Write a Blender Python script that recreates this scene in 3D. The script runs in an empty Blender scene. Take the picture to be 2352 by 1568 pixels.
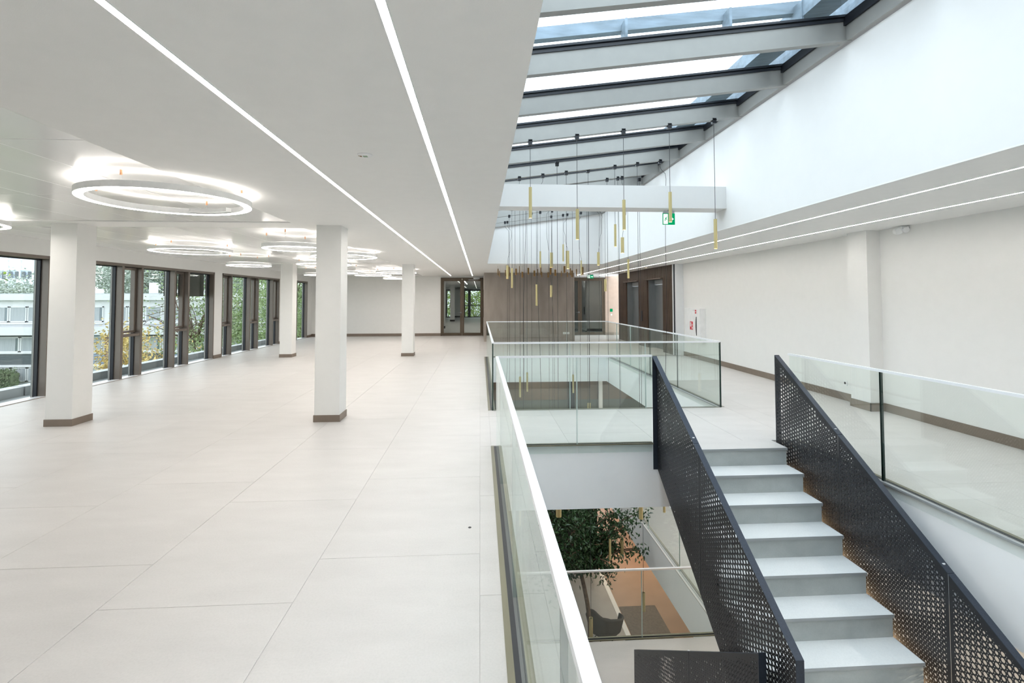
import bpy, math, random
from mathutils import Vector, Matrix
random.seed(7)
SC = bpy.context.scene
COL = SC.collection

# ------------------------------------------------------------------ camera
H = 1.65
M = [[0.9980984634178094, -0.06162630429814138, -0.0012868339289666582],
     [0.0009320550047527917, 0.03596327292178221, -0.9993526776239815],
     [0.0616326909722103, 0.9974511725489655, 0.03595232654805164]]
cam_data = bpy.data.cameras.new('camera')
cam = bpy.data.objects.new('camera', cam_data)
COL.objects.link(cam)
rot = Matrix(((M[0][0], -M[1][0], -M[2][0]), (M[0][1], -M[1][1], -M[2][1]), (M[0][2], -M[1][2], -M[2][2])))
cam.matrix_world = Matrix.Translation((0, 0, H)) @ rot.to_4x4()
cam_data.sensor_width = 36.0
cam_data.lens = 1130.33 / 2352 * 36
cam_data.shift_x = (1176 - 1172.6) / 2352
cam_data.shift_y = (644.8 - 784) / 2352
cam_data.clip_start = 0.05
cam_data.clip_end = 600
SC.camera = cam

# ------------------------------------------------------------------ world, exposure
SC.view_settings.view_transform = 'Standard'
SC.view_settings.look = 'None'
SC.view_settings.gamma = 1
SC.view_settings.use_curve_mapping = False
SC.view_settings.exposure = 1.08
SC.cycles.max_bounces = 12
SC.cycles.diffuse_bounces = 6
SC.cycles.glossy_bounces = 4
SC.cycles.transmission_bounces = 6
SC.cycles.transparent_max_bounces = 24
SC.cycles.caustics_reflective = False
SC.cycles.caustics_refractive = False
SC.cycles.sample_clamp_indirect = 6
SC.cycles.use_denoising = True
W = bpy.data.worlds.new('overcast_sky')
SC.world = W
W.use_nodes = True
wn = W.node_tree.nodes; wl = W.node_tree.links
wn.clear()
wo = wn.new('ShaderNodeOutputWorld'); wb = wn.new('ShaderNodeBackground')
tc = wn.new('ShaderNodeTexCoord'); mp = wn.new('ShaderNodeMapping'); nz = wn.new('ShaderNodeTexNoise'); cr = wn.new('ShaderNodeValToRGB')
mp.inputs['Scale'].default_value = (1, 1, 2.5)
nz.inputs['Scale'].default_value = 2.2; nz.inputs['Detail'].default_value = 5
cr.color_ramp.elements[0].position = 0.3; cr.color_ramp.elements[0].color = (0.78, 0.85, 0.93, 1)
cr.color_ramp.elements[1].position = 0.7; cr.color_ramp.elements[1].color = (0.95, 0.975, 1.0, 1)
wl.new(tc.outputs['Generated'], mp.inputs['Vector']); wl.new(mp.outputs['Vector'], nz.inputs['Vector'])
wl.new(nz.outputs['Fac'], cr.inputs['Fac']); wl.new(cr.outputs['Color'], wb.inputs['Color'])
wb.inputs['Strength'].default_value = SKY = 2.4
wl.new(wb.outputs['Background'], wo.inputs['Surface'])

def portal(name, loc, rot_e, sx, sy):
    d = bpy.data.lights.new(name, 'AREA'); d.shape = 'RECTANGLE'; d.size = sx; d.size_y = sy
    d.cycles.is_portal = True
    o = bpy.data.objects.new(name, d); o.location = loc; o.rotation_euler = rot_e; COL.objects.link(o)
portal('sky_portal', (1.85, 5.0, 3.85), (0, math.atan(-0.135), 0), 3.4, 18.2)
portal('window_portal', (-7.3, 12.5, 1.2), (0, math.radians(-90), 0), 2.5, 19)

# ------------------------------------------------------------------ materials
LED = 20.0
def _mat(name):
    m = bpy.data.materials.new(name); m.use_nodes = True
    return m, m.node_tree.nodes, m.node_tree.links, m.node_tree.nodes['Principled BSDF']
def pm(name, col, rough=0.5, metal=0.0, noise=0.04, scale=8.0, bump=0.0, bscale=60.0, spec=0.5, stretch=(1, 1, 1), aniso=0.0):
    m, n, l, b = _mat(name)
    b.inputs['Roughness'].default_value = rough; b.inputs['Metallic'].default_value = metal
    b.inputs['Specular IOR Level'].default_value = spec
    if aniso: b.inputs['Anisotropic'].default_value = aniso
    c = n.new('ShaderNodeTexCoord'); mpn = n.new('ShaderNodeMapping'); mpn.inputs['Scale'].default_value = stretch
    l.new(c.outputs['Object'], mpn.inputs['Vector'])
    t = n.new('ShaderNodeTexNoise'); t.inputs['Scale'].default_value = scale; t.inputs['Detail'].default_value = 6
    l.new(mpn.outputs['Vector'], t.inputs['Vector'])
    r = n.new('ShaderNodeValToRGB')
    r.color_ramp.elements[0].position = 0.3; r.color_ramp.elements[1].position = 0.7
    r.color_ramp.elements[0].color = tuple(max(0, v * (1 - noise)) for v in col) + (1,)
    r.color_ramp.elements[1].color = tuple(min(1, v * (1 + noise)) for v in col) + (1,)
    l.new(t.outputs['Fac'], r.inputs['Fac']); l.new(r.outputs['Color'], b.inputs['Base Color'])
    if bump:
        t2 = n.new('ShaderNodeTexNoise'); t2.inputs['Scale'].default_value = bscale; t2.inputs['Detail'].default_value = 4
        l.new(mpn.outputs['Vector'], t2.inputs['Vector'])
        bp = n.new('ShaderNodeBump'); bp.inputs['Strength'].default_value = bump; bp.inputs['Distance'].default_value = 0.004
        l.new(t2.outputs['Fac'], bp.inputs['Height']); l.new(bp.outputs['Normal'], b.inputs['Normal'])
    return m
def emis(name, col, s):
    m, n, l, b = _mat(name)
    n.remove(b); e = n.new('ShaderNodeEmission'); e.inputs['Color'].default_value = (*col, 1); e.inputs['Strength'].default_value = s
    l.new(e.outputs['Emission'], n['Material Output'].inputs['Surface'])
    return m
def glassm(name, tint, refl=1.0, rough=0.0):
    m, n, l, b = _mat(name)
    n.remove(b)
    t = n.new('ShaderNodeBsdfTransparent'); t.inputs['Color'].default_value = (*tint, 1)
    g = n.new('ShaderNodeBsdfGlossy'); g.inputs['Roughness'].default_value = rough; g.inputs['Color'].default_value = (0.95, 1, 0.98, 1)
    f = n.new('ShaderNodeFresnel'); ge = n.new('ShaderNodeNewGeometry'); mi = n.new('ShaderNodeMapRange')
    mi.inputs['To Min'].default_value = 1.5; mi.inputs['To Max'].default_value = 1 / 1.5   # same reflectance on entry and exit faces
    l.new(ge.outputs['Backfacing'], mi.inputs['Value']); l.new(mi.outputs['Result'], f.inputs['IOR'])
    k = n.new('ShaderNodeMath'); k.operation = 'MULTIPLY'; k.inputs[1].default_value = refl
    x = n.new('ShaderNodeMixShader')
    l.new(f.outputs['Fac'], k.inputs[0]); l.new(k.outputs[0], x.inputs['Fac'])
    l.new(t.outputs[0], x.inputs[1]); l.new(g.outputs[0], x.inputs[2]); l.new(x.outputs[0], n['Material Output'].inputs['Surface'])
    return m
def tilem(name, base, var=0.05):
    m, n, l, b = _mat(name)
    b.inputs['Roughness'].default_value = 0.42; b.inputs['Specular IOR Level'].default_value = 0.3
    c = n.new('ShaderNodeTexCoord'); oi = n.new('ShaderNodeObjectInfo')
    g = n.new('ShaderNodeNewGeometry')
    mp_ = n.new('ShaderNodeMapping'); mp_.inputs['Scale'].default_value = (0.8, 2.4, 1); mp_.inputs['Rotation'].default_value = (0, 0, 0.5)
    l.new(g.outputs['Position'], mp_.inputs['Vector'])
    t = n.new('ShaderNodeTexNoise'); t.inputs['Scale'].default_value = 2.0; t.inputs['Detail'].default_value = 8; t.inputs['Roughness'].default_value = 0.62
    l.new(mp_.outputs['Vector'], t.inputs['Vector'])
    t2 = n.new('ShaderNodeTexNoise'); t2.inputs['Scale'].default_value = 90; t2.inputs['Detail'].default_value = 3
    l.new(g.outputs['Position'], t2.inputs['Vector'])
    r = n.new('ShaderNodeValToRGB'); r.color_ramp.elements[0].position = 0.32; r.color_ramp.elements[1].position = 0.68
    r.color_ramp.elements[0].color = tuple(v * (1 - var) for v in base) + (1,)
    r.color_ramp.elements[1].color = tuple(min(1, v * (1 + var * .6)) for v in base) + (1,)
    l.new(t.outputs['Fac'], r.inputs['Fac'])
    mx = n.new('ShaderNodeMix'); mx.data_type = 'RGBA'; mx.blend_type = 'MULTIPLY'; mx.inputs['Factor'].default_value = 1
    r2 = n.new('ShaderNodeValToRGB'); r2.color_ramp.elements[0].position = .3; r2.color_ramp.elements[0].color = (.95, .95, .95, 1); r2.color_ramp.elements[1].position = .6
    l.new(t2.outputs['Fac'], r2.inputs['Fac'])
    l.new(r.outputs['Color'], mx.inputs[6]); l.new(r2.outputs['Color'], mx.inputs[7])
    mx2 = n.new('ShaderNodeMix'); mx2.data_type = 'RGBA'; mx2.blend_type = 'MULTIPLY'; mx2.inputs['Factor'].default_value = 1
    mr = n.new('ShaderNodeMapRange'); mr.inputs['To Min'].default_value = 0.975; mr.inputs['To Max'].default_value = 1.0
    l.new(oi.outputs['Random'], mr.inputs['Value']); l.new(mx.outputs[2], mx2.inputs[6]); l.new(mr.outputs['Result'], mx2.inputs[7])
    l.new(mx2.outputs[2], b.inputs['Base Color'])
    return m
M_WALL = pm('wall_paint', (.79, .79, .775), .6, noise=.01, bump=.05, bscale=140)
M_WHITE_LIT = pm('white_plaster_lit', (.915, .93, .94), .65, noise=.008, bump=.03, bscale=120)  # white plaster of the slab edges, lightened to make up for weak light
M_WHITE_DIM = pm('white_plaster_dim', (.79, .785, .775), .7, noise=.008, bump=.03, bscale=120)  # same white plaster, darkened to offset the strong skylight in the well
M_CEIL = pm('ceiling_plaster', (.84, .84, .825), .8, noise=.01, bump=.25, bscale=260)
M_TILE = tilem('floor_tile', (.585, .565, .548))
M_GROUT = pm('tile_joint', (.56, .54, .52), .8)
M_TREAD_LIT = tilem('tread_stone_lit', (.76, .775, .77), .04)  # same stone as the floor, colour lightened in place of light on the stairs
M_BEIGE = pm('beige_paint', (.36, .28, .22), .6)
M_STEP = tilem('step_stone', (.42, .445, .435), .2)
M_BROWN = pm('bronze_frame', (.080, .058, .036), .42, .2, noise=.05)
M_BASE = pm('baseboard_bronze', (.22, .175, .14), .45, .2, noise=.05)
M_MULL = pm('mullion_taupe', (.155, .130, .110), .36, .25, noise=.03)
M_ALU = pm('grey_aluminium', (.42, .44, .45), .4, .4, noise=.03)
M_RAFT = pm('rafter_grey_paint', (.305, .305, .29), .5, .0, noise=.03)
M_GASK = pm('black_gasket', (.012, .014, .02), .5)
M_BLACK = pm('black_metal', (.022, .023, .027), .38, .3, noise=.1, scale=30)
M_CAP = pm('dark_rail_metal', (.045, .055, .075), .36, .5, noise=.12, scale=90)
M_RAIL = pm('white_handrail', (.80, .82, .84), .3, .1, noise=.01)
M_GLASS = glassm('balustrade_glass', (.955, .98, .97), 1.0)
M_WGLASS = glassm('window_glass', (.70, .725, .72), .7)
M_EDGE = pm('glass_edge', (.012, .03, .024), .2)
M_EDGEW = pm('polished_glass_edge', (.55, .66, .64), .2)
M_SHOE = pm('bronze_shoe', (.20, .185, .13), .35, .4, noise=.15, stretch=(1, .1, 1))
M_BRASS = pm('brushed_brass', (.60, .50, .25), .38, .65, noise=.06, scale=40, stretch=(1, 1, .1))
M_BRONZE = pm('dark_brass', (.26, .15, .055), .4, .7, noise=.08, scale=40)
M_CORD = pm('black_cord', (.02, .02, .024), .7)
M_COPPER = pm('copper', (.62, .33, .19), .3, .8)
M_LED = emis('led_white', (1.0, .945, .885), LED)
M_LEDR = emis('led_ring', (1.0, .935, .865), 13.0)
M_LEDUP = emis('led_ring_up', (1.0, .935, .865), 5.5)
M_LEDW = emis('led_warm', (1.0, .68, .38), 5.0)
M_LENS = emis('lens_warm', (1.0, .72, .40), 9.0)
M_STONE = pm('taupe_stone', (.31, .275, .245), .75, noise=.13, scale=2.2, stretch=(1.6, 1.6, .5), bump=.3, bscale=60)
M_SLAT = pm('walnut_slat', (.085, .055, .038), .5, noise=.3, scale=6, stretch=(6, 6, .5))
M_SLATBACK = pm('walnut_backing', (.03, .02, .014), .7)
M_STEEL = pm('lift_steel', (.30, .32, .33), .33, .8, noise=.06, stretch=(8, 8, .3))
M_PANEL = pm('ceiling_metal', (.90, .90, .90), .25, .12, noise=.015, scale=3, stretch=(1, .3, 1), aniso=.5)
M_PLASTIC = pm('white_plastic', (.82, .83, .83), .35)
M_GREEN = emis('sign_green', (.0, .24, .09), .75)
M_SIGNW = emis('sign_white', (.85, 1.0, .90), .8)
M_RED = pm('sign_red', (.62, .015, .03), .4)
M_MAT = pm('entrance_mat', (.17, .145, .12), .95, noise=.15, scale=20)
M_GFLOOR = pm('ground_floor_stone', (.33, .325, .31), .5, noise=.08, scale=2)
M_TERRA = pm('terracotta_floor', (.36, .235, .16), .5, noise=.06, scale=3)
M_DARK = pm('dark_recess', (.012, .011, .014), .8)
M_FABRIC = pm('charcoal_felt', (.055, .052, .048), .95, noise=.1, scale=50)
M_BARK = pm('bark', (.13, .085, .055), .9, noise=.3, scale=20, bump=.6, bscale=30)
M_SCREEN = pm('woven_screen', (.13, .125, .105), .9, noise=.1, scale=60)

# ------------------------------------------------------------------ builders
class MB:
    def __init__(s): s.v = []; s.f = []
    def box(s, x0, x1, y0, y1, z0, z1):
        b = len(s.v)
        s.v += [(x0, y0, z0), (x1, y0, z0), (x1, y1, z0), (x0, y1, z0), (x0, y0, z1), (x1, y0, z1), (x1, y1, z1), (x0, y1, z1)]
        s.f += [tuple(b + i for i in q) for q in ((0, 3, 2, 1), (4, 5, 6, 7), (0, 1, 5, 4), (1, 2, 6, 5), (2, 3, 7, 6), (3, 0, 4, 7))]
        return s
    def prism(s, pts, axis, a0, a1):
        """pts: 2D outline, counter-clockwise; extruded along axis from a0 to a1"""
        n = len(pts); b = len(s.v)
        for a in (a0, a1):
            for p, q in pts:
                s.v.append({'x': (a, p, q), 'y': (p, a, q), 'z': (p, q, a)}[axis])
        s.f.append(tuple(b + i for i in range(n))[::-1]); s.f.append(tuple(b + n + i for i in range(n)))
        for i in range(n):
            j = (i + 1) % n
            s.f.append((b + i, b + j, b + n + j, b + n + i))
        return s
    def tube(s, path, r, n=6, cap=True):
        rings = []
        P = [Vector(p) for p in path]
        for i, p in enumerate(P):
            d = (P[min(i + 1, len(P) - 1)] - P[max(i - 1, 0)])
            d.normalize()
            u = d.cross(Vector((0, 1, 0))) if abs(d.y) < .9 else d.cross(Vector((1, 0, 0)))
            u.normalize(); w = d.cross(u)
            rr = r[i] if isinstance(r, (list, tuple)) else r
            b = len(s.v); rings.append(b)
            for k in range(n):
                a = 2 * math.pi * k / n
                s.v.append(tuple(p + u * math.cos(a) * rr + w * math.sin(a) * rr))
        for a, b in zip(rings, rings[1:]):
            for k in range(n):
                s.f.append((a + k, a + (k + 1) % n, b + (k + 1) % n, b + k))
        if cap:
            s.f.append(tuple(rings[0] + k for k in range(n))[::-1]); s.f.append(tuple(rings[-1] + k for k in range(n)))
        return s
    def lathe(s, cx, cy, prof, n=16, closed=False):
        """prof: [(r,z)...] around vertical axis"""
        b = len(s.v); m = len(prof)
        for k in range(n):
            a = 2 * math.pi * k / n
            for r, z in prof: s.v.append((cx + r * math.cos(a), cy + r * math.sin(a), z))
        for k in range(n):
            k2 = (k + 1) % n
            for i in range(m if closed else m - 1):
                j = (i + 1) % m
                s.f.append((b + k * m + i, b + k2 * m + i, b + k2 * m + j, b + k * m + j))
        return s
ORG = {}
def build(name, mb, mat, parent=None, origin=None, smooth=False, kind=None):
    o3 = Vector(origin) if origin is not None else (Vector(ORG[parent.name]) if parent else Vector((0, 0, 0)))
    me = bpy.data.meshes.new(name)
    me.from_pydata([tuple(Vector(v) - o3) for v in mb.v], [], mb.f)
    me.update()
    if smooth:
        me.polygons.foreach_set('use_smooth', [True] * len(me.polygons))
    me.materials.append(mat)
    o = bpy.data.objects.new(name, me); COL.objects.link(o)
    if parent:
        o.parent = parent; o.location = o3 - Vector(ORG[parent.name])
    else: o.location = o3
    ORG[o.name] = tuple(o3)
    if kind: o['kind'] = kind
    return o
def empty(name, loc, label=None, cat=None, group=None, kind=None):
    o = bpy.data.objects.new(name, None); o.location = loc; o.empty_display_size = .1; COL.objects.link(o)
    ORG[o.name] = tuple(loc)
    return tag(o, label, cat, group, kind)
def tag(o, label=None, cat=None, group=None, kind=None):
    if label: o['label'] = label
    if cat: o['category'] = cat
    if group: o['group'] = group
    if kind: o['kind'] = kind
    return o
def struct(name, mb, mat, parent=None):
    return build(name, mb, mat, parent, kind='structure' if parent is None else None)
ORD = ['first', 'second', 'third', 'fourth', 'fifth', 'sixth', 'seventh', 'eighth', 'ninth', 'tenth', 'eleventh', 'twelfth', 'thirteenth', 'fourteenth', 'fifteenth', 'sixteenth', 'seventeenth', 'eighteenth', 'nineteenth', 'twentieth', 'twenty-first', 'twenty-second', 'twenty-third', 'twenty-fourth']

# ------------------------------------------------------------------ key dimensions
HC = 2.65                       # ceiling
XL, XR = -7.35, 5.90            # left window wall, right wall
YB, YF = -4.0, 22.05            # back wall, far wall
VX0, VX1 = 0.21, 3.64           # voids in the floor
V1 = (0.3, 5.60); V2 = (7.34, 14.08)
SLAB = .73; S1 = -3.40; S2 = -6.75
CX1 = 3.54                      # right side of the skylight well
def sky_z(x): return 3.635 + .135 * x
RY = [6.38 + .985 * k for k in range(-10, 8)] + [14.0]  # skylight lengthened unseen behind the camera to brighten the stairs
# ================================================================== FLOOR
def slab_boxes(z, t, xl=XL - .3, xr=XR + .2, voids=True, near=True):
    m = MB()
    m.box(xl, VX0, YB, YF + .3, z - t, z)
    m.box(VX1, xr, YB, YF + .3, z - t, z)
    m.box(VX0, VX1, YB, V1[0], z - t, z)
    m.box(VX0, VX1, V1[1], V2[0], z - t, z)
    m.box(VX0, VX1, V2[1], YF + .3, z - t, z)
    return m
floor = struct('floor', slab_boxes(-.0032, .014), M_GROUT)
trim1 = struct('trim_1', slab_boxes(-.02, SLAB - .02), M_WHITE_LIT)
TX = 1.015; TY = 1.385; G = .0012
RECTS = [(XL, VX0 - .085, YB, YF), (VX0 - .085, VX1 + .07, V1[1] , V2[0]), (VX1 + .07, XR, YB, YF), (VX0 - .085, VX1 + .07, V2[1] + .0, 19.0), (3.66, VX1 + .07, 19.0, YF)]
tile_mesh = {}
def tile(x0, x1, y0, y1, par, z=0.0, mat=M_TILE):
    if x1 - x0 < .02 or y1 - y0 < .02: return
    w, d = round(x1 - x0 - 2 * G, 4), round(y1 - y0 - 2 * G, 4)
    key = (w, d, mat.name)
    if key not in tile_mesh:
        c = .0012
        me = bpy.data.meshes.new('tile')
        v = [(-w/2, -d/2, -.009), (w/2, -d/2, -.009), (w/2, d/2, -.009), (-w/2, d/2, -.009),
             (-w/2, -d/2, -c), (w/2, -d/2, -c), (w/2, d/2, -c), (-w/2, d/2, -c),
             (-w/2+c, -d/2+c, 0), (w/2-c, -d/2+c, 0), (w/2-c, d/2-c, 0), (-w/2+c, d/2-c, 0)]
        f = [(8, 9, 10, 11)] + [(i, (i+1) % 4, 4+(i+1) % 4, 4+i) for i in range(4)] + [(4+i, 4+(i+1) % 4, 8+(i+1) % 4, 8+i) for i in range(4)]
        me.from_pydata(v, [], f); me.update(); me.materials.append(mat)
        tile_mesh[key] = me
    o = bpy.data.objects.new('tile', tile_mesh[key]); COL.objects.link(o)
    o.parent = par; o.location = ((x0 + x1) / 2, (y0 + y1) / 2, z)
far = MB()
for (rx0, rx1, ry0, ry1) in RECTS:
    ci = math.floor(rx0 / TX)
    while ci * TX < rx1 - .001:
        x0, x1 = max(rx0, ci * TX), min(rx1, (ci + 1) * TX)
        off = 3.255 if ci % 2 else 2.805
        cj = math.floor((ry0 - off) / TY)
        while off + cj * TY < ry1 - .001:
            y0, y1 = max(ry0, off + cj * TY), min(ry1, off + (cj + 1) * TY)
            if x1 - x0 > .02 and y1 - y0 > .02:
                if y1 > 1.2: tile(x0, x1, y0, y1, floor)
                else: far.box(x0 + G, x1 - G, y0 + G, y1 - G, -.009, 0)
            cj += 1
        ci += 1
build('rear_tiles', far, M_TILE, floor, kind='stuff')
tag(build('floor_stud', MB().lathe(-.073, 3.625, [(0, .003), (.010, .003), (.012, .0005), (.012, -.004)], 12), M_BLACK), 'small black round stud set in the pale floor near the glass railing', 'floor stud')

# ================================================================== CEILING
ceil = MB()
CT = .22
ceil.box(-2.49, VX0, YB, YF, HC, HC + .012).box(-2.49, VX0 - .2, YB, YF, HC + .012, HC + CT)
PF = [(YB, -1.0), (-.45, 6.62), (7.12, 14.12), (14.66, 21.62)]          # metal panel fields
ys = [(-1.0, -.45), (6.62, 7.12), (14.12, 14.66), (21.62, YF)]
for a, b in ys: ceil.box(XL, -2.49, a, b, HC, HC + CT)
for a, b in PF: ceil.box(XL, -2.49, a, b, HC + .05, HC + CT)
ceil.box(CX1, XR, YB, YF, HC, HC + .012).box(CX1 + .25, XR, YB, YF, HC + .012, HC + CT)
ceil.box(VX0, CX1, 14.06, YF, HC, HC + .012).box(VX0, CX1, 14.30, YF, HC + .012, HC + CT)
ceiling = struct('ceiling', ceil, M_CEIL)
pw, pl = .611, 1.74
pmesh = {}
for a, b in PF[1:]:
    n = 4; L = (b - a) / n
    for j in range(n):
        for i in range(8):
            x1 = -2.49 - .014 - i * pw; x0 = max(XL + .002, x1 - pw)
            if x1 - x0 < .05: continue
            if a < 0: y0 = [-.45, 1.52, 3.26, 5.0][j]; y1 = [1.52, 3.26, 5.0, 6.62][j]
            else: y0 = a + j * L; y1 = y0 + L
            key = (round(x1 - x0, 3), round(y1 - y0, 3))
            if key not in pmesh:
                me = bpy.data.meshes.new('ceiling_panel'); w, d = key[0] / 2 - .0025, key[1] / 2 - .0025
                mb = MB(); c = .004
                mb.v = [(-w, -d, .03), (w, -d, .03), (w, d, .03), (-w, d, .03), (-w, -d, c), (w, -d, c), (w, d, c), (-w, d, c), (-w+c, -d+c, 0), (w-c, -d+c, 0), (w-c, d-c, 0), (-w+c, d-c, 0)]
                mb.f = [(11, 10, 9, 8)] + [(i2, 4+i2, 4+(i2+1) % 4, (i2+1) % 4) for i2 in range(4)] + [(4+i2, 8+i2, 8+(i2+1) % 4, 4+(i2+1) % 4) for i2 in range(4)]
                me.from_pydata(mb.v, [], mb.f); me.update(); me.materials.append(M_PANEL); pmesh[key] = me
            o = bpy.data.objects.new('ceiling_panel', pmesh[key]); COL.objects.link(o); o.parent = ceiling
            o.location = ((x0 + x1) / 2, (y0 + y1) / 2, HC + .012)

# recessed LED lines
for nm, x, y0, y1, w, lab in (('a', -1.27, -3.5, 21.4, .032, 'long recessed white light line in ceiling, farther from the skylight, left side'),
                         ('b', -.335, -3.5, 21.4, .032, 'long recessed white light line in the left ceiling right next to the skylight edge'),
                         ('c', 4.14, -3.5, 20.9, .026, 'long light line in the right ceiling nearer the skylight well'),
                         ('d', 5.12, -3.5, 20.9, .026, 'long light line in the right ceiling nearer the right wall')):
    r = empty('light_line', (x, (y0 + y1) / 2, HC), lab, 'ceiling light', 'recessed light lines')
    build('diffuser', MB().box(x - w/2, x + w/2, y0, y1, HC - .0025, HC + .02), M_LED, r)
    build('profile', MB().box(x - w/2 - .004, x - w/2, y0, y1, HC - .003, HC + .02).box(x + w/2, x + w/2 + .004, y0, y1, HC - .003, HC + .02), M_PLASTIC, r)

# ================================================================== WALLS
def wallbox(name, *bx, mat=M_WALL): 
    m = MB()
    for b in bx: m.box(*b)
    return struct(name, m, mat)
WH = 2.385
WINS = [(3.4, 8.90), (9.33, 14.12), (14.53, 18.56), (18.98, 21.50)]
piers = [(YB, WINS[0][0])] + [(WINS[i][1], WINS[i+1][0]) for i in range(3)] + [(21.50, YF)]
wallbox('wall_left', (XL - .19, XL, YB, YF, WH, HC + CT), *[(XL - .19, XL, a, b, -.01, WH) for a, b in piers])
wallbox('baseboard_left', *[(XL, XL + .012, a, b, 0, .095) for a, b in piers], mat=M_BASE)
wallbox('wall_far', (XL - .3, -1.745, YF, YF + .25, -.01, HC + CT), (-1.745, .15, YF, YF + .25, 2.585, HC + CT), (3.6, 5.66, YF, YF + .25, 2.60, HC + CT))
wallbox('baseboard_far', (XL, -1.745, YF - .012, YF, 0, .12), (5.66, 7.6, YF - .012, YF, 0, .12), mat=M_BASE)
wallbox('wall_stone', (.155, 3.67, 19.0, YF + .25, -.01, HC + .01), mat=M_STONE)
wallbox('wall_right', (XR, XR + .25, YB, 14.05, -.01, HC + CT), (5.69, XR, 6.90, 7.28, -.01, HC))
wallbox('baseboard_right', (XR - .012, XR, YB, 6.89, 0, .12), (XR - .012, XR, 7.29, 14.0, 0, .12), (5.678, 5.69, 6.888, 7.292, 0, .12), (5.678, XR, 6.888, 6.90, 0, .12), mat=M_BASE)
wallbox('wall_back', (XL - .3, XR + .2, YB - .25, YB, -.01, HC + CT))
# skylight well
wz = MB()
wz.box(CX1, CX1 + .25, YB, 14.3, HC + .012, sky_z(CX1) - .02)
wz.prism([(VX0 - .2, HC + .012), (CX1 + .25, HC + .012), (CX1 + .25, sky_z(CX1) + .2), (VX0 - .2, sky_z(VX0) + .2)], 'y', 14.06, 14.30)
wz.prism([(VX0 - .2, HC + .012), (CX1 + .25, HC + .012), (CX1 + .25, sky_z(CX1) + .2), (VX0 - .2, sky_z(VX0) + .2)], 'y', YB - .25, YB)
wz.box(VX0 - .2, VX0, YB, 14.06, HC + .012, sky_z(VX0) - .02)
struct('wall_skylight_well', wz, M_WHITE_DIM)
struct('trim_cross_beam', MB().box(VX0, CX1, 6.84, 7.17, 2.94, 3.258), M_WHITE_DIM)

wallbox('wall_lobby', (5.66, 7.6, YF, YF + .25, -.01, HC + CT), mat=M_BEIGE)
# columns
for n, (x, y, lab) in enumerate(((-5.63, 6.80, 'square pale column nearest the windows, close to the big ring lamp'),
                      (-2.22, 6.81, 'square pale column in the foreground in the middle of the hall'),
                      (-5.65, 14.33, 'square pale column farther back beside the window wall'),
                      (-2.25, 14.36, 'square pale column farthest back, in front of the far wall by the glass door'))):
    r = empty('column', (x + .165, y + .165, 0), lab, 'column')
    build('shaft', MB().box(x, x + .33, y, y + .33, 0, HC + .012), M_WALL, r)
    build('skirting', MB().box(x - .01, x + .34, y - .01, y + .34, 0, .09), M_BASE, r)

# ================================================================== LEFT WINDOWS
XG = XL - .12
def window(n, y0, y1, bays, blind=()):
    """bays: list of (ya, yb, narrow)"""
    r = empty('window_%d' % n, (XL, (y0 + y1) / 2, 0), kind='structure')
    ft = .055
    m = MB()
    m.box(XG, XL + .004, y0, y1, WH - ft, WH).box(XG, XL + .004, y0, y0 + .045, 0, WH).box(XG, XL + .004, y1 - .045, y1, 0, WH)
    build('window_frame', m, M_MULL, r)
    build('inner_sill', MB().box(XL - .13, XL + .006, y0, y1, -.005, .012), M_RAIL, r)
    build('threshold', MB().box(XL + .006, XL + .022, y0, y1, -.005, .006), M_BASE, r)
    build('outer_ledge', MB().box(XL - .78, XL - .55, y0 - .2, y1 + .2, -.25, .135), M_ALU, r)
    build('gutter', MB().box(XL - .55, XG - .02, y0 - .2, y1 + .2, -.25, -.02), M_ALU, r)
    for i, (a, b, nar) in enumerate(bays):
        last = i == len(bays) - 1
        if not last:
            build('mullion', MB().box(XG, XL + .002, b - .035, b + .035, 0, WH - ft), M_MULL, r)
        e = .045 if last else .035
        s = .045 if i == 0 else .035
        ga, gb = a + s, b - e
        g = MB()
        for (u0, u1) in ((ga, ga + .022), (gb - .022, gb)): g.box(XG - .055, XG + .004, u0, u1, .0, WH - ft)
        g.box(XG - .05, XG + .004, ga, gb, WH - ft - .02, WH - ft)
        build('gasket', g, M_GASK, r)
        al = MB()
        for (u0, u1) in ((ga - .01, ga + .028), (gb - .028, gb + .01)): al.box(XG - .088, XG - .055, u0, u1, -.02, WH - ft)
        build('outer_profile', al, M_RAFT, r)
        if nar:
            build('transom', MB().box(XG - .04, XL - .005, ga, gb, .86, .915), M_MULL, r)
            sz0, sz1 = .93, WH - ft - .01
            sm = MB()
            for (u0, u1, v0, v1) in ((ga + .005, ga + .055, sz0, sz1), (gb - .055, gb - .005, sz0, sz1), (ga + .055, gb - .055, sz0, sz0 + .05), (ga + .055, gb - .055, sz1 - .05, sz1)):
                sm.box(XG - .07, XG + .02, u0, u1, v0, v1)
            sa = build('sash', sm, M_MULL, r)
            build('pane', MB().box(XG - .05, XG - .038, ga + .05, gb - .05, sz0 + .04, sz1 - .04), M_WGLASS, sa, origin=(XG, a, sz0))
            build('pane', MB().box(XG - .075, XG - .063, ga, gb, .012, .88), M_WGLASS, r)
        else:
            build('pane', MB().box(XG - .075, XG - .063, ga, gb, .012, WH - ft), M_WGLASS, r)
        if i in blind:
            build('roller_screen', MB().box(XG - .16, XG - .155, a + .02, b - .02, 1.74, WH - .02).box(XG - .165, XG - .15, a + .02, b - .02, 1.72, 1.745), M_SCREEN, r)
window(1, *WINS[0], [(3.4, 4.57, 0), (4.57, 5.14, 1), (5.14, 6.31, 0), (6.31, 6.88, 1), (6.88, 8.90, 0)])
window(2, *WINS[1], [(9.33, 10.62, 0), (10.62, 11.20, 1), (11.20, 12.36, 0), (12.36, 12.92, 1), (12.92, 14.12, 0)], blind=(3, 4))
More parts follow.
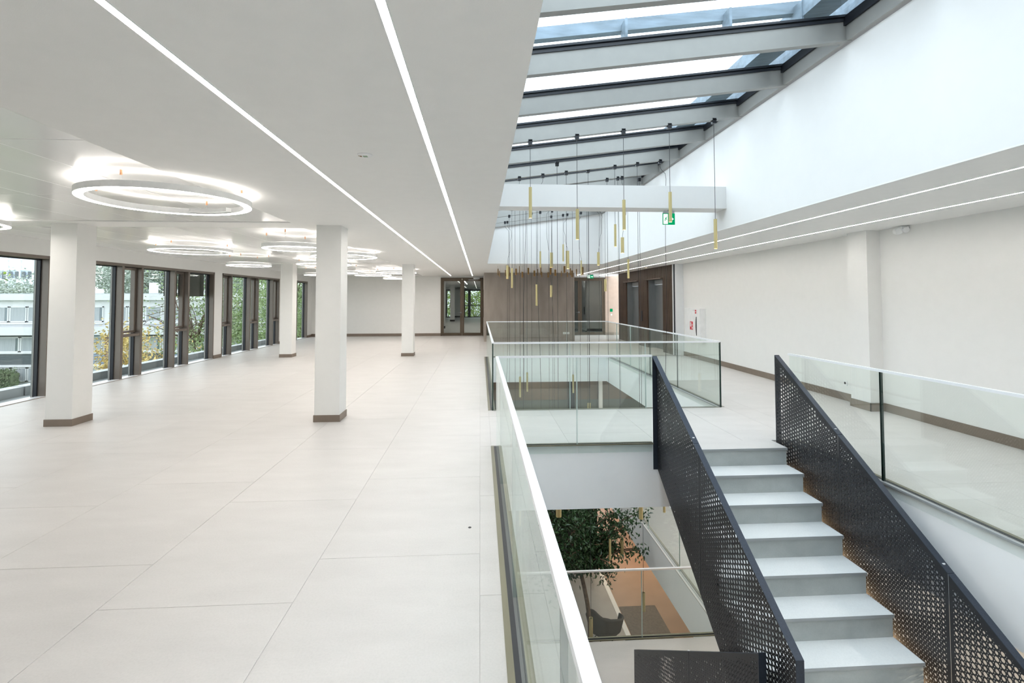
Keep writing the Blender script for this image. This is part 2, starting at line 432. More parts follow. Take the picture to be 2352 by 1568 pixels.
window(3, *WINS[2], [(14.53, 15.08, 1), (15.08, 16.26, 0), (16.26, 16.83, 1), (16.83, 18.0, 0), (18.0, 18.56, 1)])
window(4, *WINS[3], [(18.98, 19.75, 0), (19.75, 20.3, 1), (20.3, 21.5, 0)])

# ================================================================== FAR GLASS DOOR (left) and the room beyond
def glass_door(n, x0, x1, y, ztop, leafs, fr=.085, dark=M_BROWN):
    r = empty('door_%d' % n, ((x0 + x1) / 2, y, 0), kind='structure')
    m = MB()
    f = .05
    m.box(x0, x0 + f, y - .04, y + .08, 0, ztop).box(x1 - f, x1, y - .04, y + .08, 0, ztop).box(x0 + f, x1 - f, y - .04, y + .08, ztop - f, ztop)
    build('door_frame', m, dark, r)
    for (a, b, hinge) in leafs:
        l = MB()
        l.box(a, a + fr, y - .02, y + .05, .01, ztop - f).box(b - fr, b, y - .02, y + .05, .01, ztop - f)
        l.box(a + fr, b - fr, y - .02, y + .05, .01, .13).box(a + fr, b - fr, y - .02, y + .05, ztop - f - .1, ztop - f)
        lf = build('door_leaf', l, dark, r)
        build('pane', MB().box(a + fr, b - fr, y + .01, y + .02, .13, ztop - f - .1), M_WGLASS, lf)
        if hinge is not None:
            hx = b - fr / 2 if hinge == 'r' else a + fr / 2
            s = -1 if hinge == 'r' else 1
            build('handle', MB().tube([(hx, y - .02, 1.03), (hx, y - .075, 1.03), (hx + s * .13, y - .075, 1.03)], .011, 8).lathe(hx, y - .024, [(0, 1.0), (.02, 1.0), (.02, 1.06), (0, 1.06)], 10), M_STEEL, lf)
    return r
d1 = glass_door(1, -1.745, .148, YF, 2.582, [(-1.695, -.80, 'r'), (-.795, .098, None)])
build('door_closer', MB().box(-.30, -.02, YF - .10, YF - .03, 2.52, 2.58).box(-.52, -.08, YF - .075, YF - .06, 2.475, 2.495), M_ALU, d1)
d2 = glass_door(2, 3.67, 5.66, YF, 2.60, [(3.72, 4.50, 'r'), (4.505, 5.61, None)])
# room beyond
Y3 = 43.6
fb = MB().box(-4.6, 3.6, YF + .25, Y3, -.25, 0)
struct('floor_beyond', fb, M_TILE)
struct('ceiling_beyond', MB().box(-4.6, 3.6, YF + .25, Y3, HC, HC + .2), M_CEIL)
wallbox('wall_beyond_left', (-4.8, -4.6, YF + .25, Y3, 0, HC), (-4.6, -1.95, 27.5, 27.8, 0, HC), (-4.6, -3.0, Y3, Y3 + .2, 0, HC), (-3.0, 3.6, Y3, Y3 + .2, 2.45, HC), (-2.35, -1.45, Y3, Y3 + .2, 0, HC), (3.6, 3.8, YF + .25, Y3, 0, HC))
wallbox('baseboard_beyond', (-4.6, -1.95, 27.488, 27.5, 0, .13), (-1.962, -1.938, 27.5, 27.8, 0, .13), (-2.35, -1.45, Y3 - .012, Y3, 0, .13), mat=M_DARK)
r = empty('column', (-2.0, 36.2, 0), 'grey column seen through the left leaf of the glass double door', 'column')
build('shaft', MB().box(-2.17, -1.85, 36.0, 36.32, 0, HC), M_WALL, r)
build('skirting', MB().box(-2.18, -1.84, 35.99, 36.33, 0, .12), M_DARK, r)
def beyond_window(n, x0, x1):
    r = empty('window_%d' % n, ((x0 + x1) / 2, Y3, 0), kind='structure')
    m = MB().box(x0, x0 + .12, Y3 - .1, Y3 + .1, 0, 2.45).box(x1 - .12, x1, Y3 - .1, Y3 + .1, 0, 2.45).box(x0, x1, Y3 - .1, Y3 + .1, 2.33, 2.45).box(x0, x1, Y3 - .1, Y3 + .1, 0, .08)
    build('window_frame', m, M_BLACK, r)
    build('pane', MB().box(x0 + .12, x1 - .12, Y3, Y3 + .01, .08, 2.33), M_WGLASS, r)
beyond_window(5, -3.0, -2.35)
for i, (a, b) in enumerate(((-1.45, -.95), (-.95, 0.25), (.25, 1.5), (1.5, 3.6))): beyond_window(6 + i, a, b)
bc = empty('balcony', (1.1, Y3 + .9, -.1), 'balcony with dark rail outside the windows beyond the far glass door', 'balcony')
build('balcony_slab', MB().box(-1.5, 3.7, Y3 + .2, Y3 + 1.7, -.25, -.02), M_CEIL, bc)
build('balcony_rail', MB().box(-1.45, 3.65, Y3 + 1.5, Y3 + 1.55, 1.0, 1.06), M_BLACK, bc)
for px_ in (-1.4, 0, 1.4, 2.8): build('post', MB().box(px_, px_ + .05, Y3 + 1.5, Y3 + 1.55, -.02, 1.0), M_BLACK, bc)
for i, (x, y0, y1, lab) in enumerate(((-.9, 24, 34, 'thin light line in the ceiling beyond the glass door, left one'), (.1, 24, 36, 'thin light line in the ceiling beyond the glass door, right one'))):
    tag(build('light_line', MB().box(x - .02, x + .02, y0, y1, HC - .004, HC + .02), M_LED), lab, 'ceiling light', 'light lines beyond the glass door')
# corridor behind door 2
tag(build('light_line', MB().box(4.6, 7.2, 23.3, 23.34, HC - .004, HC + .02), M_LED), 'light line added to brighten the corridor behind the right-hand glass door', 'ceiling light')  # strip added to brighten the otherwise unlit corridor
wallbox('wall_corridor', (3.6, 3.8, YF + .25, 25.2, 0, HC), (4.55, 7.6, 24.6, 24.9, 0, HC), (3.6, 3.85, 25.2, 30.0, 0, HC), (7.6, 7.8, YF, 25, 0, HC), (5.0, 5.06, 23.2, 24.6, 0, HC))
struct('floor_corridor', MB().box(3.8, 7.6, YF + .25, 30.0, -.25, 0), M_TILE)
struct('ceiling_corridor', MB().box(3.8, 7.6, YF + .25, 30.0, HC, HC + .2), M_CEIL)
wallbox('baseboard_corridor', (4.55, 7.6, 24.588, 24.6, 0, .13), (4.988, 5.0, 23.2, 24.6, 0, .13), (4.988, 5.07, 23.188, 23.2, 0, .13), mat=M_DARK)
for z0, z1 in ((0, .9), (2.2, HC)): pass
r = empty('window_10', (4.2, 30.0, 0), kind='structure')
build('window_frame', MB().box(3.85, 4.55, 29.95, 30.05, 2.25, 2.65).box(3.85, 4.55, 29.95, 30.05, 0, .9), M_BLACK, r)
build('pane', MB().box(3.85, 4.55, 29.99, 30.0, .9, 2.25), M_WGLASS, r)
tag(build('door_pull', MB().box(4.9, 4.94, 23.05, 23.1, .9, 1.25), M_BLACK), 'slim black pull handle on the pale corridor door', 'handle')

# ================================================================== LIFT LOBBY (slatted wall)
XS = 5.65
r = empty('wall_slatted', (XS, 17, 0), kind='structure')
L1 = (17.30, 18.72); L2 = (14.98, 16.30); LZ = 2.26
bk = MB()
for a, b in ((14.12, L2[0]), (L2[1], L1[0]), (L1[1], 19.8)): bk.box(XS + .035, XS + .6, a, b, 0, HC)
for a, b in (L1, L2): bk.box(XS + .035, XS + .6, a, b, LZ, HC)
build('backing', bk, M_SLATBACK, r)
y = 14.14
sm = {}
while y < 19.78:
    top_only = (L1[0] - .02 < y < L1[1]) or (L2[0] - .02 < y < L2[1])
    z0 = LZ + .03 if top_only else 0
    key = 'a' if top_only else 'b'
    if key not in sm:
        me = bpy.data.meshes.new('slat'); mb = MB().box(0, .045, 0, .038, z0, HC - .002)
        me.from_pydata(mb.v, [], mb.f); me.update(); me.materials.append(M_SLAT); sm[key] = me
    o = bpy.data.objects.new('slat', sm[key]); COL.objects.link(o); o.parent = r
    o.location = (XS - XS - .01, y - 17, 0)
    y += .083
for nm, (a, b), lab in (('l', L1, 'steel lift door farther back in the dark slatted wall'), ('r', L2, 'steel lift door nearer the white wall in the dark slatted wall')):
    e = empty('lift_door', (XS + .25, (a + b) / 2, 0), lab, 'lift door', 'lift doors in the slatted wall')
    mid = (a + b) / 2
    build('jamb', MB().box(XS + .03, XS + .5, a, a + .03, 0, LZ).box(XS + .03, XS + .5, b - .03, b, 0, LZ), M_STEEL, e)
    build('door_panel', MB().box(XS + .25, XS + .29, a + .03, mid - .004, 0, LZ - .16), M_STEEL, e)
    build('door_panel', MB().box(XS + .25, XS + .29, mid + .004, b - .03, 0, LZ - .16), M_STEEL, e)
    build('header', MB().box(XS + .22, XS + .3, a + .03, b - .03, LZ - .15, LZ), M_ALU, e)
    tag(build('canopy', MB().box(XS - .10, XS + .03, a - .12, b + .12, LZ + .0, LZ + .03), M_SLAT, origin=(XS, mid, LZ)), 'thin dark shelf above the ' + ('farther' if nm == 'l' else 'nearer') + ' lift opening', 'shelf')
    s = empty('downlight', (XS - .35, mid, HC), 'small round ceiling spot in front of the ' + ('farther' if nm == 'l' else 'nearer') + ' lift', 'spotlight')
    build('trim_ring', MB().lathe(XS - .28, mid, [(.03, HC), (.045, HC), (.045, HC - .008), (.03, HC - .008)], 14, True), M_PLASTIC, s)
    build('lamp_lens', MB().lathe(XS - .28, mid, [(0, HC - .004), (.03, HC - .004)], 14), M_LENS, s)
    d = bpy.data.lights.new('spot_lamp', 'SPOT'); d.energy = 14; d.color = (1, .66, .36); d.spot_size = math.radians(75); d.spot_blend = .6; d.shadow_soft_size = .03
    lo = bpy.data.objects.new('spot_lamp', d); COL.objects.link(lo); lo.parent = s; lo.location = (.08, 0, -.02); lo.rotation_euler = (0, math.radians(12), 0)
tag(build('call_panel', MB().box(XS - .03, XS - .01, 16.82, 16.92, .86, 1.22), M_BLACK, origin=(XS, 16.87, .86)), 'black call panel on the slats between the two lifts', 'lift panel')
tm = struct('trim_2', MB().box(XS - .02, XS + .25, 14.08, 14.13, 0, HC), M_RAIL)
struct('trim_3', MB().box(XS + .0, XS + .25, 14.03, 14.08, 0, HC), M_GASK)
struct('trim_4', MB().box(XS + .02, XS + .25, 13.98, 14.03, 0, HC), M_RAIL)
wallbox('wall_lobby_end', (6.2, 7.6, 19.8, 19.9, 0, HC))
# warm spot on the lobby end wall
s = empty('downlight', (5.95, 21.4, HC), 'small ceiling spot lighting the beige wall left of the slats', 'spotlight')
build('trim_ring', MB().lathe(6.0, 21.5, [(.035, HC), (.05, HC), (.05, HC - .008), (.035, HC - .008)], 14, True), M_PLASTIC, s)
build('lamp_lens', MB().lathe(6.0, 21.5, [(0, HC - .004), (.035, HC - .004)], 14), M_LENS, s)
d = bpy.data.lights.new('spot_lamp', 'SPOT'); d.energy = 3; d.color = (1, .68, .42); d.spot_size = math.radians(80); d.spot_blend = .5; d.shadow_soft_size = .03
lo = bpy.data.objects.new('spot_lamp', d); COL.objects.link(lo); lo.parent = s; lo.location = (.1, .1, -.02); lo.rotation_euler = (math.radians(15), 0, 0)
cp = empty('wall_button', (5.95, YF - .02, 1.0), 'small dark green button plate on the beige wall beside the slatted wall', 'wall button')
build('plate', MB().box(5.89, 6.0, YF - .02, YF, 1.05, 1.18), M_GREEN, cp)
build('switch', MB().box(5.915, 5.975, YF - .015, YF, .88, .95), M_PLASTIC, cp)
# hose cabinet
hc = empty('hose_cabinet', (XR, 13.06, .51), 'white fire hose cabinet with red pictogram on the right wall', 'cabinet')
build('body', MB().box(5.76, XR, 12.58, 13.56, .50, 1.38), M_PLASTIC, hc)
dr = build('cabinet_door', MB().box(5.748, 5.76, 12.60, 13.54, .515, 1.365), M_PLASTIC, hc)
build('handle', MB().prism([(12.80 + .035 * math.sin(math.pi * t / 10), .66 + .5 * t / 10) for t in range(11)] + [(12.79, 1.16), (12.79, .66)], 'x', 5.735, 5.75), M_BLACK, dr)
st = build('pictogram', MB().box(5.744, 5.749, 13.02, 13.20, .80, 1.02), M_RED, hc)
build('pictogram_figure', MB().box(5.742, 5.7445, 13.11, 13.17, .88, 1.0).box(5.742, 5.7445, 13.04, 13.09, .82, .88).box(5.742, 5.7445, 13.045, 13.075, .91, .95), M_PLASTIC, st)
st = build('small_sticker', MB().box(5.744, 5.749, 12.80, 12.88, 1.245, 1.34), M_RED, hc)
build('sticker_symbol', MB().box(5.742, 5.7445, 12.82, 12.86, 1.275, 1.31), M_PLASTIC, st)
build('caption', MB().box(5.745, 5.749, 12.90, 12.93, 1.325, 1.333).box(5.745, 5.749, 12.94, 12.985, 1.325, 1.333).box(5.745, 5.749, 12.99, 13.02, 1.325, 1.333), M_ALU, hc)
# motion detector on the right wall near the ceiling
dm = empty('wall_detector', (5.88, 6.49, 2.6), 'white round detector high on the right wall just under the ceiling', 'detector')
build('bracket', MB().box(5.80, XR, 6.40, 6.47, 2.60, 2.64), M_PLASTIC, dm)
build('housing', MB().tube([(5.86, 6.43, 2.60), (5.84, 6.38, 2.585)], [.045, .04], 14), M_PLASTIC, dm, smooth=False)
build('housing_eye', MB().tube([(5.83, 6.52, 2.585), (5.79, 6.44, 2.575)], [.052, .044], 16), M_PLASTIC, dm)
# sockets
def socket(x, y, z, axis, lab):
    e = empty('wall_socket', (x, y, z), lab, 'socket')
    if axis == 'x':
        build('plate', MB().box(x - .012, x, y - .04, y + .04, z - .04, z + .04), M_PLASTIC, e)
        build('socket_well', MB().tube([(x - .013, y, z), (x - .011, y, z)], .02, 12), M_DARK, e)
    else:
        build('plate', MB().box(x - .04, x + .04, y - .012, y, z - .04, z + .04), M_PLASTIC, e)
        build('socket_well', MB().tube([(x, y - .014, z), (x, y - .011, z)], .02, 12), M_ALU, e)
socket(XR, 7.66, .28, 'x', 'white wall socket low on the right wall beside the pilaster')
for i, x in enumerate((3.25, 3.335, 3.42)): socket(x, 19.0, .31, 'y', 'white socket on the stone wall, ' + ('left', 'middle', 'right')[i] + ' one of three in a row')
# smoke detectors
for x, y, lab in ((-.80, 3.44, 'round white smoke detector on the ceiling between the two light lines, nearest'), (-.80, 17.9, 'round white smoke detector on the ceiling far back above the glass door')):
    e = empty('smoke_detector', (x, y, HC), lab, 'smoke detector')
    build('housing', MB().lathe(x, y, [(0, HC - .012), (.04, HC - .012), (.05, HC - .006), (.052, HC)], 22), M_PLASTIC, e)
    if y < 5:
        build('indicator', MB().box(x - .042, x - .02, y - .012, y - .006, HC - .0135, HC - .011).box(x - .035, x - .02, y + .0, y + .012, HC - .0135, HC - .011), M_BRONZE, e)
        build('label_print', MB().box(x - .012, x + .018, y - .014, y + .018, HC - .0135, HC - .011), pm('print_green', (.25, .36, .24), .6), e)
# exit signs
def exit_sign(x0, x1, y, z0, z1, lab, ztop):
    e = empty('exit_sign', ((x0 + x1) / 2, y, ztop), lab, 'exit sign')
    w = x1 - x0; h = z1 - z0; xm = (x0 + x1) / 2
    build('bracket', MB().box(x0 + .01, x1 - .01, y - .02, y + .02, z1, min(z1 + .035, ztop)).box(xm - .01, xm + .01, y - .01, y + .01, z1, ztop), M_ALU, e)
    build('sign_face', MB().box(x0, x1, y - .006, y + .006, z0, z1), M_GREEN, e)
    yf = y - .009
    s = min(w / 2, h)
    # arrow pointing right on the right half
    ax, az = x0 + w * .74, (z0 + z1) / 2
    a = MB().prism([(ax - .30*s, az - .08*s), (ax, az - .08*s), (ax, az - .28*s), (ax + .32*s, az), (ax, az + .28*s), (ax, az + .08*s), (ax - .30*s, az + .08*s)], 'y', yf, y - .006)
    build('arrow', a, M_SIGNW, e)
    # door and running figure on the left half
    dx = x0 + w * .24
    build('doorway', MB().box(dx - .38*s, dx + .34*s, yf, y - .006, z0 + .06*h, z1 - .06*h), M_SIGNW, e)
    mf = MB().prism([(dx - .12*s, az + .05*s), (dx + .08*s, az + .0*s), (dx + .18*s, az + .22*s), (dx - .02*s, az + .26*s)], 'y', yf - .002, yf)
    mf.prism([(dx - .12*s, az + .05*s), (dx - .22*s, az - .35*s), (dx - .12*s, az - .36*s), (dx - .0*s, az - .0*s)], 'y', yf - .002, yf)
    mf.prism([(dx + .0*s, az + .02*s), (dx + .12*s, az - .18*s), (dx + .24*s, az - .12*s), (dx + .08*s, az + .05*s)], 'y', yf - .002, yf)
    mf.box(dx + .10*s, dx + .22*s, yf - .002, yf, az + .26*s, az + .38*s)
    build('running_figure', mf, M_GREEN, e)
exit_sign(2.66, 2.84, 7.0, 2.725, 2.89, 'green exit sign with arrow hanging under the white cross beam', 2.94)
exit_sign(4.30, 4.54, 19.5, 2.46, 2.585, 'small green exit sign under the ceiling before the far right glass door', HC)

# ================================================================== SKYLIGHT
sk = empty('window_11', (1.85, 6.8, 3.9), kind='structure')
RH = .185; RW = .055
def sprism(m, x0, x1, y0, y1, d0, d1):
    """box following the roof slope: offsets d0..d1 above the underside plane"""
    m.prism([(x0, sky_z(x0) + d0), (x1, sky_z(x1) + d0), (x1, sky_z(x1) + d1), (x0, sky_z(x0) + d1)], 'y', y0, y1)
    return m
for y in RY:
    rf = build('rafter', sprism(MB(), VX0, CX1, y, y + RW, 0, RH), M_RAFT, sk)
    build('lower_flange', sprism(MB(), VX0, CX1, y - .006, y + RW + .006, -.006, .012), M_RAFT, rf)
    build('gasket', sprism(sprism(MB(), VX0, CX1, y - .012, y + RW + .012, RH, RH + .03), VX0, CX1, y - .028, y + RW + .028, RH + .038, RH + .06), M_GASK, rf)
ed = MB()
sprism(ed, CX1 - .05, CX1 + .1, YB, 14.06, .0, RH); 
e_ = build('edge_beam', ed, M_RAFT, sk)
build('edge_gasket', sprism(MB(), CX1 - .075, CX1 - .05, YB, 14.06, RH - .04, RH + .05), M_GASK, e_)
build('edge_beam', sprism(MB(), VX0 - .1, VX0 + .05, YB, 14.06, 0, RH), M_RAFT, sk)
ry = [YB] + [y + RW / 2 for y in RY] + [14.06]
for a, b in zip(ry, ry[1:]):
    build('roof_pane', sprism(MB(), VX0 - .05, CX1, a + .012, b - .012, RH + .032, RH + .05), glassm('roof_glass', (.90, .95, .97), .8) if 'roof_glass' not in bpy.data.materials else bpy.data.materials['roof_glass'], sk)
# outside: brace tube on brackets, gutter box along the high side
M_OUT = pm('weathered_steel', (.17, .22, .27), .5, .3, noise=.3, scale=5, stretch=(.6, 3, 3))
br = empty('roof_brace', (1.9, 4.6, 4.2), 'weathered steel brace outside above the nearest skylight panes', 'roof brace')
build('brace_tube', sprism(MB(), VX0 - .2, 3.4, 4.61, 4.69, RH + .24, RH + .36), M_OUT, br)
for x in (.42, 1.38, 2.4, 3.12):
    bb = build('bracket', sprism(MB(), x - .012, x + .012, 4.49, 4.64, RH + .07, RH + .30), M_OUT, br)
    build('bracket_plate', sprism(MB(), x - .07, x + .07, 4.44, 4.58, RH + .055, RH + .085), M_OUT, bb)
tag(build('roof_gutter', sprism(MB(), CX1 - .42, CX1 - .12, YB, 14.06, RH + .14, RH + .30).box(CX1 + .12, CX1 + .4, YB, 14.06, 4.35, 4.9), M_OUT, origin=(CX1, 6.8, 4.4)), 'dark blue-grey gutter box outside along the high edge of the skylight', 'roof gutter')
# ================================================================== GLASS RAILINGS
GT = .009
def railing_y(name, x, ys, z, lab, void=1, shoe=True, dark_joints=()):
    """glass railing running along Y at X=x; panes between consecutive ys"""
    y0, y1 = ys[0], ys[-1]
    r = empty(name, (x, (y0 + y1) / 2, z), lab, 'railing', 'glass railings round the voids')
    for a, b in zip(ys, ys[1:]):
        p = build('glass_pane', MB().box(x - GT, x + GT, a + .004, b - .004, z - .10, z + .985), M_GLASS, r)
    for k, a in enumerate(ys[1:-1]):
        build('pane_edge', MB().box(x - GT, x + GT, a - .003, a + .003, z + .0, z + .985), M_EDGE if k in dark_joints else M_EDGEW, r)
    build('handrail', MB().box(x - .016, x + .016, y0 - .016, y1 + .016, z + .978, z + 1.0), M_RAIL, r)
    if shoe:
        def strip(a, b, za, zb):
            a, b = sorted((x + void * a, x + void * b)); return MB().box(a, b, y0, y1, za, zb)
        s = build('base_shoe', strip(-.070, -.036, z - .04, z + .002), M_SHOE, r)
        build('shoe_lip', strip(.016, .034, z - .014, z + .002), M_SHOE if void > 0 else M_ALU, s)
        build('seal', strip(-.036, -GT, z - .04, z + .0005), M_GASK, s)
        build('seal', strip(GT, .016, z - .014, z + .0005), M_GASK, s)
    return r
def railing_x(name, y, xs, z, lab, dark_joints=(), shoe=True):
    x0, x1 = xs[0], xs[-1]
    r = empty(name, ((x0 + x1) / 2, y, z), lab, 'railing', 'glass railings round the voids')
    for a, b in zip(xs, xs[1:]):
        build('glass_pane', MB().box(a + .006, b - .006, y - GT, y + GT, z - .10, z + .985), M_GLASS, r)
    for k, a in enumerate(xs[1:-1]):
        build('pane_edge', MB().box(a - .006, a - .003, y - GT, y + GT, z, z + .985).box(a + .003, a + .006, y - GT, y + GT, z, z + .985), M_EDGEW, r)
    build('handrail', MB().box(x0, x1, y - .016, y + .016, z + .978, z + 1.0), M_RAIL, r)
    if shoe:
        s = build('base_shoe', MB().box(x0, x1, y + .016, y + .045, z - .014, z + .002), M_SHOE, r)
        build('shoe_lip', MB().box(x0, x1, y - .030, y - .018, z - .012, z + .002), M_SHOE, s)
        build('seal', MB().box(x0, x1, y - .018, y - GT, z - .012, z + .0005), M_GASK, s)
        build('seal', MB().box(x0, x1, y + GT, y + .016, z - .012, z + .0005), M_GASK, s)
    return r
XA = .19; XB = 3.645
a = railing_y('glass_railing', XA, [-.4, 1.13, 2.78, 4.45, 5.575], 0, 'glass railing with white handrail right beside the viewpoint, left of the stairs', dark_joints=(0,))
b = railing_x('glass_railing', 5.59, [XA + .01, 1.10, 1.975], 0, 'two-pane glass railing along the near edge of the walkway, left of the stairs')
c = railing_x('glass_railing', 7.33, [XA + .01, 1.34, 2.49, XB], 0, 'glass railing along the far side of the walkway, nearest side of the far opening')
build('end_edge', MB().box(XA - .012, XA + .006, 7.32, 7.34, 0, .985), M_EDGE, c)
build('end_edge', MB().box(XB - .004, XB + .014, 7.32, 7.34, 0, .985), M_EDGE, c)
d = railing_y('glass_railing', XA, [7.34, 9.0, 10.66, 12.3, 14.08], 0, 'glass railing along the left side of the far opening, next to the hall floor')
e = railing_y('glass_railing', XB, [7.34, 8.95, 10.42, 11.8, 13.0, 14.08], 0, 'glass railing along the right side of the far opening, next to the lifts', void=-1, dark_joints=(0, 1))
f = railing_x('glass_railing', 14.09, [XA, 1.34, 2.49, XB], 0, 'glass railing along the farthest side of the far opening, before the stone wall')
g = railing_y('glass_railing', XB, [-.4, 1.2, 2.80, 4.30, 5.62], 0, 'glass railing on the right side of the stairs, in front of the right wall', void=-1, dark_joints=(0, 1, 2))
build('end_edge', MB().box(XB - GT, XB + GT, 4.286, 4.308, 0, .985), M_EDGE, g)

# ================================================================== STAIRS
RISE, GO, YT = .188, .2745, 5.30
SX0, SX1 = 2.06, 3.386
st = empty('staircase', (2.7, 4.1, -1.69), 'grey stone stairs descending from the walkway between dark perforated sides', 'stairs')
for k in range(0, 9):
    yk = YT - GO * k; zk = -RISE * k
    # tread k: from its nosing back to the riser above
    if k == 0:
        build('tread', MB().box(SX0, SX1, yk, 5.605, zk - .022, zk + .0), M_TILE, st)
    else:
        build('tread', MB().box(SX0, SX1, yk, yk + GO + .012, zk - .022, zk), M_TREAD_LIT, st)
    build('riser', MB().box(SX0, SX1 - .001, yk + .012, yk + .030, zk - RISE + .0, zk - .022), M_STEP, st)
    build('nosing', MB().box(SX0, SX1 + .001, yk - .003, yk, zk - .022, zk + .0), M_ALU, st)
for k in range(9): build('side_edge', MB().box(SX1, SX1 + .004, YT - GO * k - .002, min(5.6, YT - GO * (k - 1)), -RISE * k - .035, -RISE * k), M_ALU, st)
so = MB()
so.prism([(5.6, -.40), (5.6, -.215), (5.40, -.215), (YT - 9 * GO, -1.93), (YT - 9 * GO, -2.12)][::-1], 'x', SX0 + .03, SX1 - .01)
build('soffit', so, M_BLACK, st)
build('landing', MB().box(.50, 3.44, 1.40, YT - 9 * GO + .02, -1.72, -1.69), M_TILE, st)
build('landing_slab', MB().box(.50, 3.44, 1.40, YT - 9 * GO + .02, -1.95, -1.72), M_BLACK, st)
LX0, LX1 = .55, 1.86
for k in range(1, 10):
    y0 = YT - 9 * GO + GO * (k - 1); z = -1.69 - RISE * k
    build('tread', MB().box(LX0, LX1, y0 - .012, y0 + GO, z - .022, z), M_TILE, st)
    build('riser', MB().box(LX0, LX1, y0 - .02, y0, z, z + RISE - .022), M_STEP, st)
so = MB(); y9 = YT - 9 * GO
so.prism([(y9, -1.98), (y9 + 9 * GO, -3.40), (y9 + 9 * GO, -3.38), (y9, -1.74)], 'x', LX0 + .02, LX1 - .02)
build('soffit', so, M_BLACK, st)

def hole_r(u, v, seed, bias=0.0):
    a = math.sin(u * 1.9 + seed) * math.cos(v * 1.7 - u * .6 + seed * 2) + .6 * math.sin(u * 3.7 - v * 2.9 + seed * 3) + .35 * math.sin(u * 9.1 + v * 7.3 + seed)
    h = math.sin(u * 127.1 + v * 311.7 + seed * 74.7) * 43758.5; h -= math.floor(h)
    t = max(0, min(1, (a + bias - .15) / 1.0))
    t = t * (.65 + .35 * h) + (.3 * h if h > .85 else 0)
    return .0056 + .0098 * max(0, min(1, t))
def perforated(par, X, y0, y1, top, bot, seed, thick=.003, name='perforated_panel'):
    """sheet in the plane X; columns of staggered round holes between the sloped lines top(y), bot(y)"""
    P = .04; v = []; f = []
    NA = 12
    dirs = [(math.cos(2 * math.pi * i / NA), math.sin(2 * math.pi * i / NA)) for i in range(NA)]
    sq = []
    for c, s in dirs:
        k = max(abs(c), abs(s)); sq.append((c / k * P / 2, s / k * P / 2))
    n = int((y1 - y0 - .03) / P); m = (y1 - y0 - n * P) / 2
    def quad(a): b = len(v); v.extend(a); f.append(tuple(range(b, b + len(a))))
    quad([(X, y0, bot(y0)), (X, y0 + m, bot(y0 + m)), (X, y0 + m, top(y0 + m)), (X, y0, top(y0))])
    quad([(X, y1 - m, bot(y1 - m)), (X, y1, bot(y1)), (X, y1, top(y1)), (X, y1 - m, top(y1 - m))])
    for i in range(n):
        a = y0 + m + i * P; b_ = a + P; yc = a + P / 2
        ci = round(yc / P)
        off = P / 2 if ci % 2 else 0
        lo = max(bot(a), bot(b_)) + .022; hi = min(top(a), top(b_)) - .022
        j0 = math.ceil((lo - off) / P); j1 = math.floor((hi - off) / P)
        za, zb = off + j0 * P, off + j1 * P
        quad([(X, a, bot(a)), (X, b_, bot(b_)), (X, b_, za), (X, a, za)])
        quad([(X, a, zb), (X, b_, zb), (X, b_, top(b_)), (X, a, top(a))])
        for j in range(j0, j1):
            zc = off + (j + .5) * P
            r = hole_r(yc, zc, seed, (.02 if seed < 2 else .1) if seed < 3 else .1 + .7 * max(0, (4.4 - yc) / 1.6))
            base = len(v)
            for (c, s), (u, w) in zip(dirs, sq):
                v.append((X, yc + u, zc + w)); v.append((X, yc + c * r, zc + s * r))
            for q in range(NA):
                p0 = base + 2 * q; p1 = base + 2 * ((q + 1) % NA)
                f.append((p0, p1, p1 + 1, p0 + 1))
    mb = MB(); mb.v = v; mb.f = f
    o = build(name, mb, M_BLACK, par)
    sm_ = o.modifiers.new('sheet', 'SOLIDIFY'); sm_.thickness = thick; sm_.offset = 0; sm_.use_quality_normals = False
    return o
def side_panel(name, X, xin, top0, slope, ya, yb, joints, bot, seed, lab, descend=1):
    """X sheet plane; xin the other edge of the U-frame; top line z = top0 - slope*(ytop - y)*descend"""
    r = empty(name, (X, (ya + yb) / 2, bot((ya + yb) / 2)), lab, 'stair side', 'perforated stair sides')
    yt = yb if descend > 0 else ya
    top = lambda y: top0 - slope * abs(yt - y)
    xa, xb = sorted((X, xin))
    ys = [ya] + sorted(joints) + [yb]
    for a, b in zip(ys, ys[1:]):
        perforated(r, X, a + .003, b - .003, lambda y: top(y) - .004, bot, seed)
        cm = MB().prism([(a + .002, top(a + .002) - .006), (b - .002, top(b - .002) - .006), (b - .002, top(b - .002)), (a + .002, top(a + .002))], 'x', xa - .002, xb + .002)
        cp_ = build('cap_rail', cm, M_CAP, r)
        if b != yb:
            zz = top(b + .06) + .0005
            build('screw', MB().tube([((xa + xb) / 2, b + .06, zz - .004), ((xa + xb) / 2, b + .06, zz + .002)], .011, 12), M_RAIL, cp_, origin=None)
    # end plates
    build('end_plate', MB().box(xa - .002, xb + .002, yb - .006, yb, bot(yb), top(yb)), M_CAP, r)
    build('end_plate', MB().box(xa - .002, xb + .002, ya, ya + .006, bot(ya), top(ya)), M_CAP, r)
    return r
side_panel('stair_balustrade', 2.035, 1.985, .985, .635, 3.06, 5.60, [4.52], lambda y: max(-1.62, -.32 - .725 * (5.58 - y)), 1.3, 'dark perforated metal stair side on the left of the steps, with sloping cap')
side_panel('stair_balustrade', 3.448, 3.498, .985, .650, 2.60, 5.60, [3.50, 4.60], lambda y: -.42 - .70 * (5.60 - y), 4.1, 'dark perforated metal stair side on the right, in front of the white wall edge')
side_panel('stair_balustrade', 1.925, 1.975, -.80, .684, 3.38, 6.2, [4.55], lambda y: max(-3.39, -2.2 - .684 * (y - 3.38)), 2.6, 'perforated metal side of the lower flight at the bottom edge of the picture', descend=-1)
